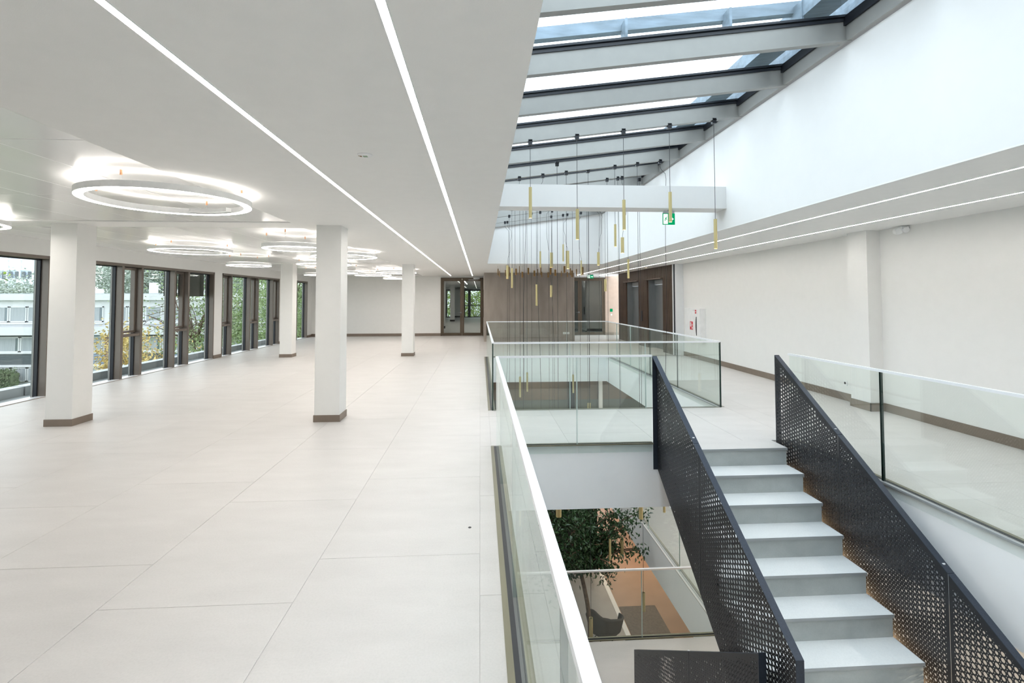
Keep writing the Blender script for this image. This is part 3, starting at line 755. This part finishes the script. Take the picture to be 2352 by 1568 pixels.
# warm light line under the right-hand stair edge
r = empty('stair_light_strip', (3.40, 4.0, -1.2), 'warm light strip glowing under the right edge of the steps', 'light strip')
build('diffuser', MB().prism([(2.9, -1.95), (5.5, -.28), (5.5, -.265), (2.9, -1.935)], 'x', 3.395, 3.425), M_LEDW, r)

# ================================================================== PENDANTS
P = [(0.658, 6.4, 3.113, 0.409, 0.0213, 0, 0), (1.281, 6.4, 2.831, 0.405, 0.0215, 0, 0), (1.908, 6.4, 2.959, 0.401, 0.0218, 0, 0), (2.538, 6.4, 3.072, 0.404, 0.0221, 0, 0), (3.155, 6.4, 2.714, 0.399, 0.0223, 0, 0), (1.514, 12.31, 2.84, 0.407, 0.021, 0, 0), (2.264, 13.295, 3.129, 0.465, 0.0216, 0, 0), (1.191, 10.34, 1.948, 0.45, 0.0213, 0, 0), (0.734, 11.325, 2.348, 0.452, 0.0212, 0, 0), (2.761, 13.295, 2.689, 0.405, 0.0193, 1, 0), (2.338, 8.37, 2.935, 0.387, 0.0203, 0, 0), (3.467, 11.325, 2.57, 0.45, 0.026, 0, 0), (0.738, 13.295, 2.552, 0.366, 0.0331, 1, 0), (1.94, 13.295, 2.901, 0.405, 0.0401, 0, 0), (2.383, 13.295, 2.95, 0.489, 0.048, 1, 0), (2.999, 12.31, 2.824, 0.332, 0.0347, 1, 0), (2.752, 9.355, 2.832, 0.304, 0.0326, 1, 0), (1.644, 11.325, 1.956, 0.272, 0.0274, 1, 0), (3.173, 12.31, 2.138, 0.309, 0.0314, 0, 0), (0.542, 14.9, 2.555, 0.198, 0.0146, 0, 1), (0.588, 14.9, 2.488, 0.172, 0.0132, 0, 1), (0.768, 14.9, 2.515, 0.185, 0.0132, 0, 1), (0.88, 14.9, 2.608, 0.279, 0.0198, 0, 1), (1.092, 14.9, 2.556, 0.185, 0.0266, 0, 1), (1.198, 14.9, 2.635, 0.278, 0.0133, 0, 1), (1.284, 14.9, 2.464, 0.173, 0.0266, 0, 1), (1.464, 14.9, 2.583, 0.198, 0.0266, 0, 1), (1.651, 14.9, 2.503, 0.173, 0.028, 0, 1), (1.75, 14.9, 2.544, 0.199, 0.0167, 0, 1), (1.845, 14.9, 2.598, 0.226, 0.0161, 0, 1), (1.877, 14.9, 2.465, 0.16, 0.0134, 0, 1), (2.077, 14.9, 2.452, 0.16, 0.0268, 0, 1), (2.145, 14.9, 2.585, 0.199, 0.0295, 0, 1), (2.292, 14.9, 2.532, 0.187, 0.0295, 0, 1), (2.479, 14.9, 2.493, 0.174, 0.0134, 0, 1), (2.575, 14.9, 2.639, 0.2, 0.0309, 0, 1), (2.661, 14.9, 2.466, 0.16, 0.0148, 0, 1), (2.756, 14.9, 2.573, 0.213, 0.0168, 0, 1), (2.81, 14.9, 2.506, 0.2, 0.0296, 0, 1), (2.944, 14.9, 2.547, 0.214, 0.0162, 0, 1), (3.14, 14.9, 2.614, 0.24, 0.0229, 0, 1), (0.837, 10.34, 0.014, 0.425, 0.0215, 0, 0), (0.987, 10.34, 0.103, 0.399, 0.0183, 0, 0), (2.146, 11.325, -0.106, 0.419, 0.0203, 0, 0), (2.488, 11.325, -0.759, 0.348, 0.0163, 0, 0), (2.754, 12.31, -0.969, 0.325, 0.0177, 0, 0), (3.225, 9.74, -4.142, 0.36, 0.0284, 0, 0), (1.872, 8.4, -3.728, 0.315, 0.032, 0, 0), (2.458, 9.355, -2.905, 0.38, 0.0218, 0, 0), (2.972, 10.34, -3.392, 0.296, 0.0371, 0, 0), (1.215, 7.67, -1.345, 0.371, 0.0428, 0, 0), (0.672, 13.295, -1.6, 0.3, 0.035, 1, 0), (0.731, 12.31, -1.6500000000000001, 0.4, 0.021, 0, 0), (0.734, 10.34, -1.7000000000000002, 0.3, 0.035, 0, 0), (0.672, 8.37, -1.75, 0.4, 0.021, 1, 0), (0.995, 11.325, -1.8, 0.3, 0.035, 0, 0), (1.29, 12.31, -1.6, 0.4, 0.021, 0, 0), (1.076, 8.37, -1.6500000000000001, 0.3, 0.035, 1, 0), (1.591, 11.325, -1.7000000000000002, 0.4, 0.021, 0, 0), (1.818, 12.31, -1.75, 0.3, 0.035, 0, 0), (1.61, 10.34, -1.8, 0.4, 0.021, 1, 0), (1.484, 8.37, -1.6, 0.3, 0.035, 0, 0), (2.314, 11.325, -1.6500000000000001, 0.4, 0.021, 0, 0), (2.933, 12.31, -1.7000000000000002, 0.3, 0.035, 1, 0), (2.671, 9.355, -1.75, 0.4, 0.021, 0, 0), (2.738, 8.37, -1.8, 0.3, 0.035, 0, 0), (3.146, 8.37, -1.6, 0.4, 0.021, 1, 0)]
def pendant(x, y, z, L, R_, wob, dark, lab, grp):
    ztop = sky_z(x) if not dark else HC
    r = empty('pendant_lamp', (x, y, z - L), lab, 'pendant lamp', grp)
    mt = M_BRONZE if dark else M_BRASS
    n = 14
    ir = R_ - .002
    t = MB().lathe(x, y, [(ir, z - L), (R_, z - L), (R_, z), (ir, z), (ir, z - .03), (ir, z - L + .02)], n, True)
    build('tube', t, mt, r, smooth=False)
    build('tube_cap', MB().lathe(x, y, [(0, z - .025), (ir, z - .025)], n), M_DARK, r)
    build('lamp_lens', MB().lathe(x, y, [(ir, z - L + .004), (0, z - L + .004)], n), M_LENS, r)
    if dark:
        build('cord', MB().tube([(x, y, z - .03), (x, y, HC)], .0022, 5), M_CORD, r)
        return r
    build('canopy', MB().box(x - .026, x + .026, y - .026, y + .026, ztop - .05, ztop + .02).box(x - .03, x + .03, y - .03, y + .03, ztop - .012, ztop - .002), M_BLACK, r)
    zc = ztop - .055
    if wob:
        rnd = random.Random(int(x * 1000 + y * 77))
        sx = rnd.choice((-1, 1))
        pts = [(x, y, zc), (x, y, zc - .05), (x - sx * .02, y, zc - .10), (x - sx * .09, y, zc - .17), (x - sx * .105, y, zc - .26)]
        for t_ in range(1, 9):
            q = t_ / 9; zz = zc - .26 + (z + .12 - zc + .26) * q
            pts.append((x - sx * .105 * (1 - q) ** .6 + .012 * math.sin(q * 11 + x), y + .008 * math.sin(q * 8), zz))
        pts += [(x + .006, y, z + .04), (x, y, z - .03)]
        cx = pts
    else:
        cx = [(x, y, zc), (x, y, z - .03)]
    build('cord', MB().tube(cx, .0034, 5), M_CORD, r)
    return r
rows = {}
for p in P:
    k = ('dark' if p[6] else 'front' if abs(p[1] - 6.4) < .01 else 'high' if p[2] > 1.75 else 'deep' if p[2] < -2 else 'hid' if p[2] < -1.2 else 'mid')
    rows.setdefault(k, []).append(p)
desc = {'front': ('slim brass tube pendant in the nearest row over the walkway, {o} from the left', 'brass pendants nearest the walkway'),
        'high': ('brass tube pendant hanging above the far opening, {o} from the left in that cluster, {t}', 'brass pendants above the far opening'),
        'dark': ('short dark brass tube hanging from the ceiling before the stone wall, {o} from the left', 'dark brass tubes before the stone wall'),
        'mid': ('brass tube pendant hanging down inside the far opening near floor level, {o} from the left', 'brass pendants inside the far opening'),
        'hid': ('brass tube pendant on a long cord into the lower storeys, {o} cord from the left', 'brass pendants on long cords'),
        'deep': ('brass tube pendant seen under the walkway beside the indoor tree, {o} from the left', 'brass pendants below the walkway')}
for k, L_ in rows.items():
    L_.sort(key=lambda p: p[0] / p[1])
    for i, p in enumerate(L_):
        lab, grp = desc[k]
        pendant(*p, lab.format(o=ORD[i], t='slim' if p[4] < .027 else 'stout'), grp)

# ================================================================== RING LAMPS
def ring(x, y, z, R_, lab, box_ang=1.05):
    r = empty('ring_lamp', (x, y, z), lab, 'ring lamp', 'ring lamps over the hall')
    w = .036; h = .055 if R_ > .5 else .06; n = 72
    a, b = R_ - w * 2, R_
    build('ring_body', MB().lathe(x, y, [(a, z + .002), (a + .004, z + .002), (a + .004, z + h - .004), (b - .004, z + h - .004), (b - .004, z + .002), (b, z + .002), (b, z + h), (a, z + h)], n, True), M_PLASTIC, r)
    build('diffuser', MB().lathe(x, y, [(b - .004, z), (a + .004, z)], n), M_LEDR, r)
    build('uplight', MB().lathe(x, y, [(a + .012, z + h + .002), (b - .012, z + h + .002)], n), M_LEDUP, r)
    bx = MB()
    t0 = box_ang
    for q in range(8):
        t1, t2 = t0 + q * .095, t0 + (q + 1) * .095
        ra, rb = a - .06, a - .002
        pts = [(x + ra * math.cos(t1), y + ra * math.sin(t1)), (x + rb * math.cos(t1), y + rb * math.sin(t1)), (x + rb * math.cos(t2), y + rb * math.sin(t2)), (x + ra * math.cos(t2), y + ra * math.sin(t2))]
        bx.prism(pts, 'z', z + .012, z + .05)
    build('driver_box', bx, M_PLASTIC, r)
    for q in range(4):
        t = q * math.pi / 2 + .02
        px, py = x + (R_ - w) * math.cos(t), y + (R_ - w) * math.sin(t)
        s = build('suspension', MB().tube([(px, py, HC + .012), (px, py, HC - .028)], .009, 8), M_COPPER, r)
        build('wire', MB().tube([(px, py, HC - .028), (px, py, z + h)], .0011, 4), M_ALU, s)
for i, a_ in enumerate(((-2.82, 4.63, 2.52, .665, 'large glowing ring lamp nearest the viewer, left of the long light line'),
           (-6.20, 5.90, 2.52, .665, 'large ring lamp cut off by the left edge of the picture'),
           (-2.84, 7.75, 2.415, .47, 'smaller low-hung ring lamp just left behind the foreground column'),
           (-5.33, 9.43, 2.52, .665, 'large ring lamp beyond the column by the windows, above the screened window'),
           (-2.84, 10.48, 2.52, .665, 'large ring lamp half hidden behind the foreground column, on its right'),
           (-3.98, 12.85, 2.52, .665, 'large ring lamp farther back, seen left and right behind the foreground column'),
           (-5.34, 11.73, 2.415, .47, 'smaller low ring lamp near the window wall, above the third window'),
           (-4.15, 15.0, 2.415, .47, 'smaller ring lamp whose right end shows right behind the foreground column'),
           (-5.20, 16.3, 2.415, .47, 'small distant ring lamp left of the foreground column above the last window'),
           (-2.82, 16.8, 2.52, .665, 'large ring lamp ending behind the farthest column'),
           (-4.0, 18.7, 2.52, .665, 'large distant ring lamp between the foreground and farthest columns'),
           (-3.25, 19.2, 2.415, .47, 'smallest lowest ring lamp, left of the farthest column'))):
    ring(*a_)

# ================================================================== LOWER STOREYS
struct('floor_level_one', (lambda m: m)(slab_boxes(S1, .02, voids=True)) if False else MB().box(XL, VX0, YB, YF, S1 - .02, S1).box(VX1, XR, YB, YF, S1 - .02, S1).box(VX0, VX1, YB, V2[0], S1 - .02, S1).box(VX0, VX1, V2[1], YF, S1 - .02, S1), M_TILE)
struct('trim_5', MB().box(XL, VX0, YB, YF, S1 - SLAB, S1 - .02).box(VX1, XR, YB, YF, S1 - SLAB, S1 - .02).box(VX0, VX1, YB, V2[0], S1 - SLAB, S1 - .02).box(VX0, VX1, V2[1], YF, S1 - SLAB, S1 - .02), M_WHITE_LIT)
M_GREYW = pm('grey_lower_wall', (.13, .14, .125), .6, noise=.08, scale=2)
M_BROWNW = pm('brown_lower_wall', (.16, .115, .08), .6, noise=.12, scale=3)
struct('wall_lower_far', MB().box(-2, 3.0, 16.6, 16.8, S1, -1.75).box(3.2, 5.9, 16.6, 16.8, S1, -1.75), M_GREYW)
struct('wall_lower_bulkhead', MB().box(-2, 5.9, 16.55, 16.8, -1.75, -SLAB), M_BROWNW)
struct('trim_6', MB().box(2.98, 3.16, 16.4, 16.6, S1, -SLAB), M_DARK)
struct('trim_7', MB().box(3.98, 4.10, 16.4, 16.6, S1, -1.1), M_WALL)
struct('wall_lower_right', MB().box(XR, XR + .2, YB, YF, S2, -SLAB), M_WALL)
struct('wall_lower_left', MB().box(-4.2, -4.0, YB, YF, S2, -SLAB), M_WALL)
struct('wall_lower_back', MB().box(-4, XR, YB - .2, YB, S2, -SLAB), M_WALL)
struct('wall_ground_far', MB().box(-4, XR, 24.0, 24.2, S2, S1 - SLAB), M_TERRA)
struct('wall_ground_recess', MB().box(-1.0, 3.66, 15.44, 15.9, S2, S1 - SLAB), M_DARK)
struct('floor_ground', MB().box(-4.2, XR + .2, YB, 24.2, S2 - .2, S2 - .004), M_GFLOOR)
struct('floor_wood', MB().box(3.76, XR, 6.0, 24.0, S2 - .004, S2 + .002).box(3.66, 3.76, 15.4, 24.0, S2 - .004, S2 + .002), M_TERRA)
struct('trim_8', MB().box(3.64, 3.76, 6.0, 15.4, S2 - .004, S2 + .004), M_CEIL)
tag(build('entrance_mat', MB().box(3.78, 4.78, 11.6, 13.51, S2 + .002, S2 + .014), M_MAT, origin=(4.28, 12.5, S2)), 'dark grey rectangular mat on the reddish ground floor', 'mat')
railing_x('glass_railing', 7.40, [XA, 1.25, 2.42, 3.62], S1, 'glass railing one storey below, in front of the indoor tree')
railing_y('glass_railing', 3.70, [7.40, 9.1, 10.8, 12.5, 14.1], S1, 'glass railing along the right edge one storey below, beyond the tree', void=-1)
railing_y('glass_railing', .16, [7.40, 9.1, 10.8, 12.5, 14.1], S1, 'glass railing along the left edge one storey below, hidden side of the opening')
# ceiling lamps added out of view to light the lower storeys
for i, (x, y, z, e_, c_) in enumerate(((4.8, 10.0, S1 - SLAB, 15, (1, .78, .56)), (4.8, 15.5, S1 - SLAB, 18, (1, .72, .46)), (4.8, 19.5, S1 - SLAB, 15, (1, .70, .42)), (1.8, 5.4, S1 - SLAB, 15, (1, .86, .7)),
                                    (4.8, 9.0, -SLAB, 20, (1, .93, .85)), (4.8, 14.0, -SLAB, 20, (1, .93, .85)), (2.0, 15.4, -SLAB, 6, (1, .85, .7)), (-1.5, 8.0, -SLAB, 20, (1, .93, .85)), (4.7, 3.0, -SLAB, 40, (1, .80, .58)))):
    s = empty('lower_fill_lamp', (x, y, z), 'added unseen round lamp lighting the lower storeys, %s from the front' % ORD[i], 'ceiling lamp', 'lamps added to light the lower storeys')
    build('lamp_disc', MB().lathe(x, y, [(0, z - .02), (.14, z - .02)], 20), M_LED, s)
    build('trim_ring', MB().lathe(x, y, [(.14, z - .025), (.16, z - .025), (.16, z), (.14, z)], 20, True), M_PLASTIC, s)
    d = bpy.data.lights.new('lamp', 'AREA'); d.shape = 'DISK'; d.size = .28; d.energy = e_; d.color = c_
    lo = bpy.data.objects.new('lamp', d); COL.objects.link(lo); lo.parent = s; lo.location = (0, 0, -.03)

# indoor tree
rnd = random.Random(5)
M_LEAF = pm('ficus_leaf', (.022, .062, .02), .3, noise=.6, scale=25)
tr = empty('indoor_tree', (2.15, 10.6, S2), 'tall leafy indoor fig tree growing up from the ground floor', 'tree')
def limb(p0, p1, r0, r1, bend, n=7):
    p0, p1 = Vector(p0), Vector(p1); pts = []; rs = []
    for i in range(n + 1):
        t = i / n; p = p0.lerp(p1, t) + Vector(bend) * math.sin(math.pi * t)
        pts.append(tuple(p)); rs.append(r0 + (r1 - r0) * t)
    return pts, rs
lm = MB(); tips = []
T0 = Vector((2.12, 10.6, S2))
for (a, b, r0, r1, bd) in (((2.12, 10.6, S2 + .3), (1.75, 10.7, -4.15), .06, .045, (-.15, 0, 0)), ((2.25, 10.55, S2 + .3), (2.12, 10.5, -4.1), .055, .04, (.14, 0, 0)), ((1.95, 10.5, S2 + .3), (1.5, 10.3, -4.0), .05, .035, (.05, 0, 0))):
    pts, rs = limb(a, b, r0, r1, bd); lm.tube(pts, rs, 8); tips.append((pts[-1], r1))
brs = []
for (tp, r1) in tips:
    for k in range(7):
        an = rnd.uniform(0, 2 * math.pi); ln = rnd.uniform(.5, 1.35)
        q = (tp[0] + math.cos(an) * ln, tp[1] + math.sin(an) * ln * .8, tp[2] + rnd.uniform(.1, 1.4))
        pts, rs = limb(tp, q, r1 * .6, .012, (0, 0, .15), 5); lm.tube(pts, rs, 6); brs.append(pts)
# a few arching twigs reaching right
for q in ((2.72, 10.5, -3.55), (2.85, 10.4, -3.65), (2.72, 10.3, -4.0), (3.35, 10.3, -2.85), (3.1, 10.5, -3.25), (2.9, 10.6, -3.0), (2.6, 10.4, -4.1)):
    pts, rs = limb((2.1, 10.5, -4.0), q, .022, .006, (0, 0, .22), 7); lm.tube(pts, rs, 5); brs += [pts, pts, pts]
build('trunk', lm, M_BARK, tr)
build('planter', MB().lathe(2.1, 10.6, [(.02, S2 + .02), (.42, S2 + .02), (.5, S2 + .45), (.46, S2 + .45), (.44, S2 + .38), (0, S2 + .38)], 28), M_BLACK, tr)
lf = MB()
def leaf(m, c, L_, wd, rnd_, droop=.6):
    d = Vector((rnd_.uniform(-1, 1), rnd_.uniform(-1, 1), rnd_.uniform(-1, .35) - droop * .3)).normalized()
    s = d.cross(Vector((rnd_.uniform(-1, 1), rnd_.uniform(-1, 1), rnd_.uniform(-1, 1)))).normalized()
    nrm = d.cross(s) * (wd * .25)
    c = Vector(c); b = len(m.v)
    m.v += [tuple(c), tuple(c + d * L_ * .45 + s * wd * .5 + nrm), tuple(c + d * L_), tuple(c + d * L_ * .45 - s * wd * .5 + nrm)]
    m.f += [(b, b + 1, b + 2), (b, b + 2, b + 3)]
for k in range(8500):
    if rnd.random() < .45:
        p = rnd.choice(brs); q = Vector(rnd.choice(p[1:])); sp = .10
        c = (q.x + rnd.gauss(0, sp), q.y + rnd.gauss(0, sp), q.z + rnd.gauss(0, sp))
    else:
        a1, a2 = rnd.uniform(0, 6.283), math.acos(rnd.uniform(-1, 1)); rr = rnd.uniform(.55, 1) ** .5
        c = (1.72 + .80 * rr * math.sin(a2) * math.cos(a1), 10.6 + .8 * rr * math.sin(a2) * math.sin(a1), -3.35 + .88 * rr * math.cos(a2))
    leaf(lf, c, rnd.uniform(.07, .12), rnd.uniform(.035, .055), rnd)
build('foliage', lf, M_LEAF, tr, kind='stuff')
# lounge chair on the ground floor
ch = empty('lounge_chair', (3.05, 12.15, S2), 'charcoal shell armchair on the ground floor below the indoor tree', 'chair')
sh = MB(); nU, nV = 26, 9
def chair_pt(u, v):
    a = math.radians(-205 + 230 * u)
    rr = .36 + .08 * v + .03 * math.cos(a * 2)
    edge = .60 + .30 * math.exp(-((u - .25) / .15) ** 2) + .15 * math.exp(-((u - .55) / .26) ** 2)
    z = S2 + .34 + (edge - .34) * v
    return (3.05 + rr * math.cos(a), 12.15 + rr * .85 * math.sin(a), z)
for i in range(nU + 1):
    for j in range(nV + 1): sh.v.append(chair_pt(i / nU, j / nV))
for i in range(nU):
    for j in range(nV):
        a = i * (nV + 1) + j; sh.f.append((a, a + nV + 1, a + nV + 2, a + 1))
s_ = build('shell', sh, M_FABRIC, ch, smooth=True)
mo = s_.modifiers.new('thick', 'SOLIDIFY'); mo.thickness = .035
build('seat_cushion', MB().lathe(3.05, 12.15, [(0, S2 + .30), (.30, S2 + .30), (.335, S2 + .34), (.33, S2 + .40), (.28, S2 + .43), (0, S2 + .44)], 24), M_FABRIC, ch, smooth=True)
for k in range(4):
    a = math.pi / 4 + k * math.pi / 2
    build('leg', MB().tube([(3.05 + .1 * math.cos(a), 12.15 + .1 * math.sin(a), S2 + .31), (3.05 + .30 * math.cos(a), 12.15 + .30 * math.sin(a), S2)], [.016, .01], 8), M_BLACK, ch)
tb = empty('low_side_table', (3.62, 11.6, S2), 'low dark tabletop beside the charcoal armchair', 'table')
build('table_top', MB().box(3.42, 3.85, 11.35, 11.8, S2 + .36, S2 + .38), M_FABRIC, tb)
build('table_stem', MB().tube([(3.63, 11.57, S2), (3.63, 11.57, S2 + .36)], .02, 10), M_BLACK, tb)

# ================================================================== OUTSIDE
ZG = S2 - .15
M_GRASS = pm('grass', (.09, .14, .05), .95, noise=.4, scale=.8)
struct('ground', MB().box(-120, XL - 1.2, -30, 140, ZG - .3, ZG).box(-4, 40, 44, 140, ZG - .3, ZG), M_GRASS)
M_HWHITE = pm('house_white', (.72, .73, .75), .6, noise=.03, scale=1)
M_HGREY = pm('house_grey', (.50, .53, .56), .6)
M_BRICK = pm('house_brick', (.30, .21, .18), .8, noise=.25, scale=6)
M_HDARK = pm('house_dark_cladding', (.10, .12, .13), .6, noise=.1)
M_HBLUE = pm('house_blue_cladding', (.30, .38, .52), .6)
M_CURT = pm('curtain', (.40, .43, .46), .8, noise=.12, scale=3, stretch=(6, 6, .2))
M_HGLASS = pm('house_window_glass', (.16, .20, .22), .1, .2)
YH = 50.0
def house(x0, x1, lab, blue, n):
    r = empty('terraced_house', ((x0 + x1) / 2, YH, ZG), lab, 'house', 'white terraced houses outside the windows')
    w = x1 - x0
    build('wall', MB().box(x0, x1, YH, YH + 9, ZG, 2.0), M_HWHITE, r)
    build('roof_edge', MB().box(x0, x1, YH - .35, YH + 9, 1.55, 2.12), M_HWHITE, r)
    build('roof', MB().box(x0, x1, YH - .3, YH + 9, 2.12, 2.2), M_HGREY, r)
    build('brick_pier', MB().box(x0 + .02, x0 + .64, YH - .25, YH, ZG, -1.75), M_BRICK, r)
    build('floor_band', MB().box(x0, x1, YH - .75, YH, -1.75, -1.0), M_HWHITE, r)
    build('cladding', MB().box(x0 + .65, x1, YH - .12, YH, -1.95, -1.6).box(x0 + .65, x1, YH - .12, YH, -4.55, -3.55), M_HBLUE if blue else M_HDARK, r)
    sl = MB()
    for k in range(6): sl.box(x0 + .65, x1, YH - .14, YH - .12, -4.52 + k * .165, -4.49 + k * .165)
    build('cladding_battens', sl, M_HDARK, r)
    build('lower_band', MB().box(x0 + .65, x1, YH - .2, YH, -3.55, -3.4).box(x0 + .65, x1, YH - .2, YH, -4.8, -4.6), M_HWHITE, r)
    for (z0, z1, k) in ((-.55, .95, 3), (-3.4, -1.95, 2), (-6.2, -4.85, 3)):
        xa = x0 + (.3 if k == 3 and z0 > -2 else .8); ww = (x1 - .25 - xa) / k
        for i in range(k):
            a, b = xa + i * ww + .05, xa + (i + 1) * ww - .05
            wf = build('window', MB().box(a, b, YH - .1, YH - .02, z0, z0 + .1).box(a, b, YH - .1, YH - .02, z1 - .1, z1).box(a, a + .1, YH - .1, YH - .02, z0, z1).box(b - .1, b, YH - .1, YH - .02, z0, z1), M_HWHITE, r)
            build('pane', MB().box(a + .1, b - .1, YH - .05, YH - .03, z0 + .1, z1 - .1), M_HGLASS, wf)
            build('curtain', MB().box(a + .1, b - .1 - (.25 if (i + n) % 3 == 0 else .04), YH - .07, YH - .055, z0 + .1, z1 - .1), M_CURT, wf)
    build('sill_box', MB().box(x0 + .2, x1 - .1, YH - .35, YH, -.72, -.58), M_HWHITE, r)
    build('chimney', MB().box(x0 + w * .35, x0 + w * .35 + .55, YH + 3, YH + 3.6, 2.2, 3.35 if n % 2 else 2.7), M_HWHITE, r)
for n in range(9):
    xa = -63 + n * 5.4
    house(xa, xa + 5.4, 'white three-storey terraced house outside, %s from the left in the row' % ORD[n], n % 2 == 0, n)
# office tower far behind
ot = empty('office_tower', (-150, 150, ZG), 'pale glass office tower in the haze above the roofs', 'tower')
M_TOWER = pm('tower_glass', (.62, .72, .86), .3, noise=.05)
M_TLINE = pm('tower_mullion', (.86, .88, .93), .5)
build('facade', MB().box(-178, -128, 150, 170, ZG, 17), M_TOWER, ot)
g = MB()
for k in range(15): g.box(-178 + k * 3.5, -177.5 + k * 3.5, 149.6, 150, ZG, 17)
for k in range(8): g.box(-178, -128, 149.7, 150, -4 + k * 2.8, -3.6 + k * 2.8)
build('facade_grid', g, M_TLINE, ot)
g = MB()
for k in range(28): g.box(-177 + k * 1.75, -176 + k * 1.75, 149.5, 149.6, 7.4, 9.6)
build('window_band', g, M_HDARK, ot, kind='stuff')

def leafm(name, c, n=.45):
    m = pm(name, c, .6, noise=n, scale=3.5)
    b = m.node_tree.nodes['Principled BSDF']; b.inputs['Specular IOR Level'].default_value = .2
    return m
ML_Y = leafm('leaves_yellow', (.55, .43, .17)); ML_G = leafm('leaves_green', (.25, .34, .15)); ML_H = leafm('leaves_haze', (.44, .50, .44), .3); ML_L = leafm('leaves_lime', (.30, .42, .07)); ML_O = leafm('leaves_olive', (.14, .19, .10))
def tree(name, c, rad, n, ls, mat, lab, seed, base=ZG, limbs=9, hollow=.35, clump=14):
    rn = random.Random(seed)
    r = empty(name, (c[0], c[1], base), lab, 'tree', None)
    tm_ = MB(); tip = (c[0], c[1], c[2] - rad[2] * .35)
    pts, rs = limb((c[0] + rn.uniform(-.4, .4), c[1], base), tip, .02 * rad[2] + .05, .012 * rad[2] + .03, (rn.uniform(-.3, .3), 0, 0)); tm_.tube(pts, rs, 8)
    cl = []
    for k in range(limbs):
        a = rn.uniform(0, 6.283); e = rn.uniform(-.2, 1.3); l = rn.uniform(.6, .95)
        q = (c[0] + rad[0] * l * math.cos(a) * math.cos(e), c[1] + rad[1] * l * math.sin(a) * math.cos(e), c[2] + rad[2] * l * math.sin(e))
        p_, r_ = limb(tip, q, .008 * rad[2] + .015, .006, (rn.uniform(-.3, .3), rn.uniform(-.3, .3), .3), 6); tm_.tube(p_, r_, 5)
        for t in range(4):
            s = Vector(p_[rn.randint(2, 6)]); d = Vector((rn.gauss(0, 1), rn.gauss(0, 1), rn.gauss(0, .8))) * rad[0] * .28
            p2, r2 = limb(s, s + d, .016, .004, (0, 0, .1), 4); tm_.tube(p2, r2, 4, cap=False)
    for k in range(clump * 6):
        a1, a2 = rn.uniform(0, 6.283), math.acos(rn.uniform(-1, 1)); rr = (hollow + (1 - hollow) * rn.random())
        cl.append((c[0] + rad[0] * rr * math.sin(a2) * math.cos(a1), c[1] + rad[1] * rr * math.sin(a2) * math.sin(a1), c[2] + rad[2] * rr * math.cos(a2), rad[0] * rn.uniform(.10, .26)))
    f_ = MB()
    for k in range(n):
        q = rn.choice(cl); s = q[3]
        leaf(f_, (q[0] + rn.gauss(0, s), q[1] + rn.gauss(0, s), q[2] + rn.gauss(0, s * .8)), ls * rn.uniform(.7, 1.3), ls * .6, rn, .3)
    build('trunk', tm_, M_BARK, r)
    if n: build('foliage', f_, mat, r, kind='stuff')
    return r
tree('yellow_tree', (-14.3, 21.5, -3.4), (2.9, 3.0, 4.0), 30000, .135, ML_Y, 'autumn yellow leafy tree outside the window behind the near column', 11, limbs=12)
tree('green_tree', (-13.0, 27.5, -1.8), (3.0, 3.5, 5.2), 17000, .135, ML_G, 'green tree outside, seen through the screened window bay', 12, limbs=14)
tree('green_tree', (-12.6, 34.0, -.5), (3.4, 4.5, 6.4), 18000, .15, ML_G, 'big green tree outside, seen through the third window', 13, limbs=16)
tree('green_tree', (-14.2, 46.0, -.5), (3.6, 4.0, 6.5), 9000, .22, ML_O, 'olive green tree outside beyond the farthest narrow window', 14, limbs=12)
tree('bare_tree', (-15.0, 27.0, .4), (3.6, 2.6, 3.6), 900, .14, ML_G, 'nearly bare branching tree outside in front of the white houses', 15, limbs=22)
tree('lime_tree', (-14.6, 13.6, 1.9), (1.5, 1.5, 1.9), 700, .13, ML_L, 'sparse lime green twigs outside the leftmost window', 16, limbs=8)
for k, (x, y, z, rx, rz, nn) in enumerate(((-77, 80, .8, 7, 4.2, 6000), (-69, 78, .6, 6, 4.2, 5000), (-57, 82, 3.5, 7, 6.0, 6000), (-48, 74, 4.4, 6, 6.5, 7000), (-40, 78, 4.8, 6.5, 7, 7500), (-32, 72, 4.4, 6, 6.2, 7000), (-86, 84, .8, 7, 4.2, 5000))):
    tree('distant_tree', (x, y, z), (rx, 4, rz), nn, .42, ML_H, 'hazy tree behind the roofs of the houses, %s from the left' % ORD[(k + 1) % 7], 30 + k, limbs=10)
for k, (x, w, m_) in enumerate(((-3.2, 2.0, ML_L), (-.6, 2.2, ML_L), (2.0, 2.4, ML_G), (5.4, 2.0, ML_G))):
    tree('garden_tree', (x, 50.0, .3 + .3 * (k % 2)), (w, 2, 3.4), 5200, .17, m_, 'green tree outside the windows beyond the far glass doors, %s from the left' % ORD[k], 50 + k, limbs=8)
hd = MB(); rn = random.Random(3)
for k in range(9000):
    leaf(hd, (rn.uniform(-49, -43), 48.6 + rn.uniform(-.7, .5), ZG + rn.random() ** .7 * (1.9 + .3 * math.sin(k))), .2, .12, rn)
h_ = empty('hedge', (-46, 48.6, ZG), 'clipped dark green hedge in front of the houses at the far left', 'hedge')
build('hedge_core', MB().box(-49, -43, 48.2, 49.0, ZG, ZG + 1.7), ML_O, h_); build('hedge_leaves', hd, ML_O, h_, kind='stuff')
struct('wall_outer_below', MB().box(XL - .8, XL - .3, YB, YF, ZG, -.26), M_HGREY)
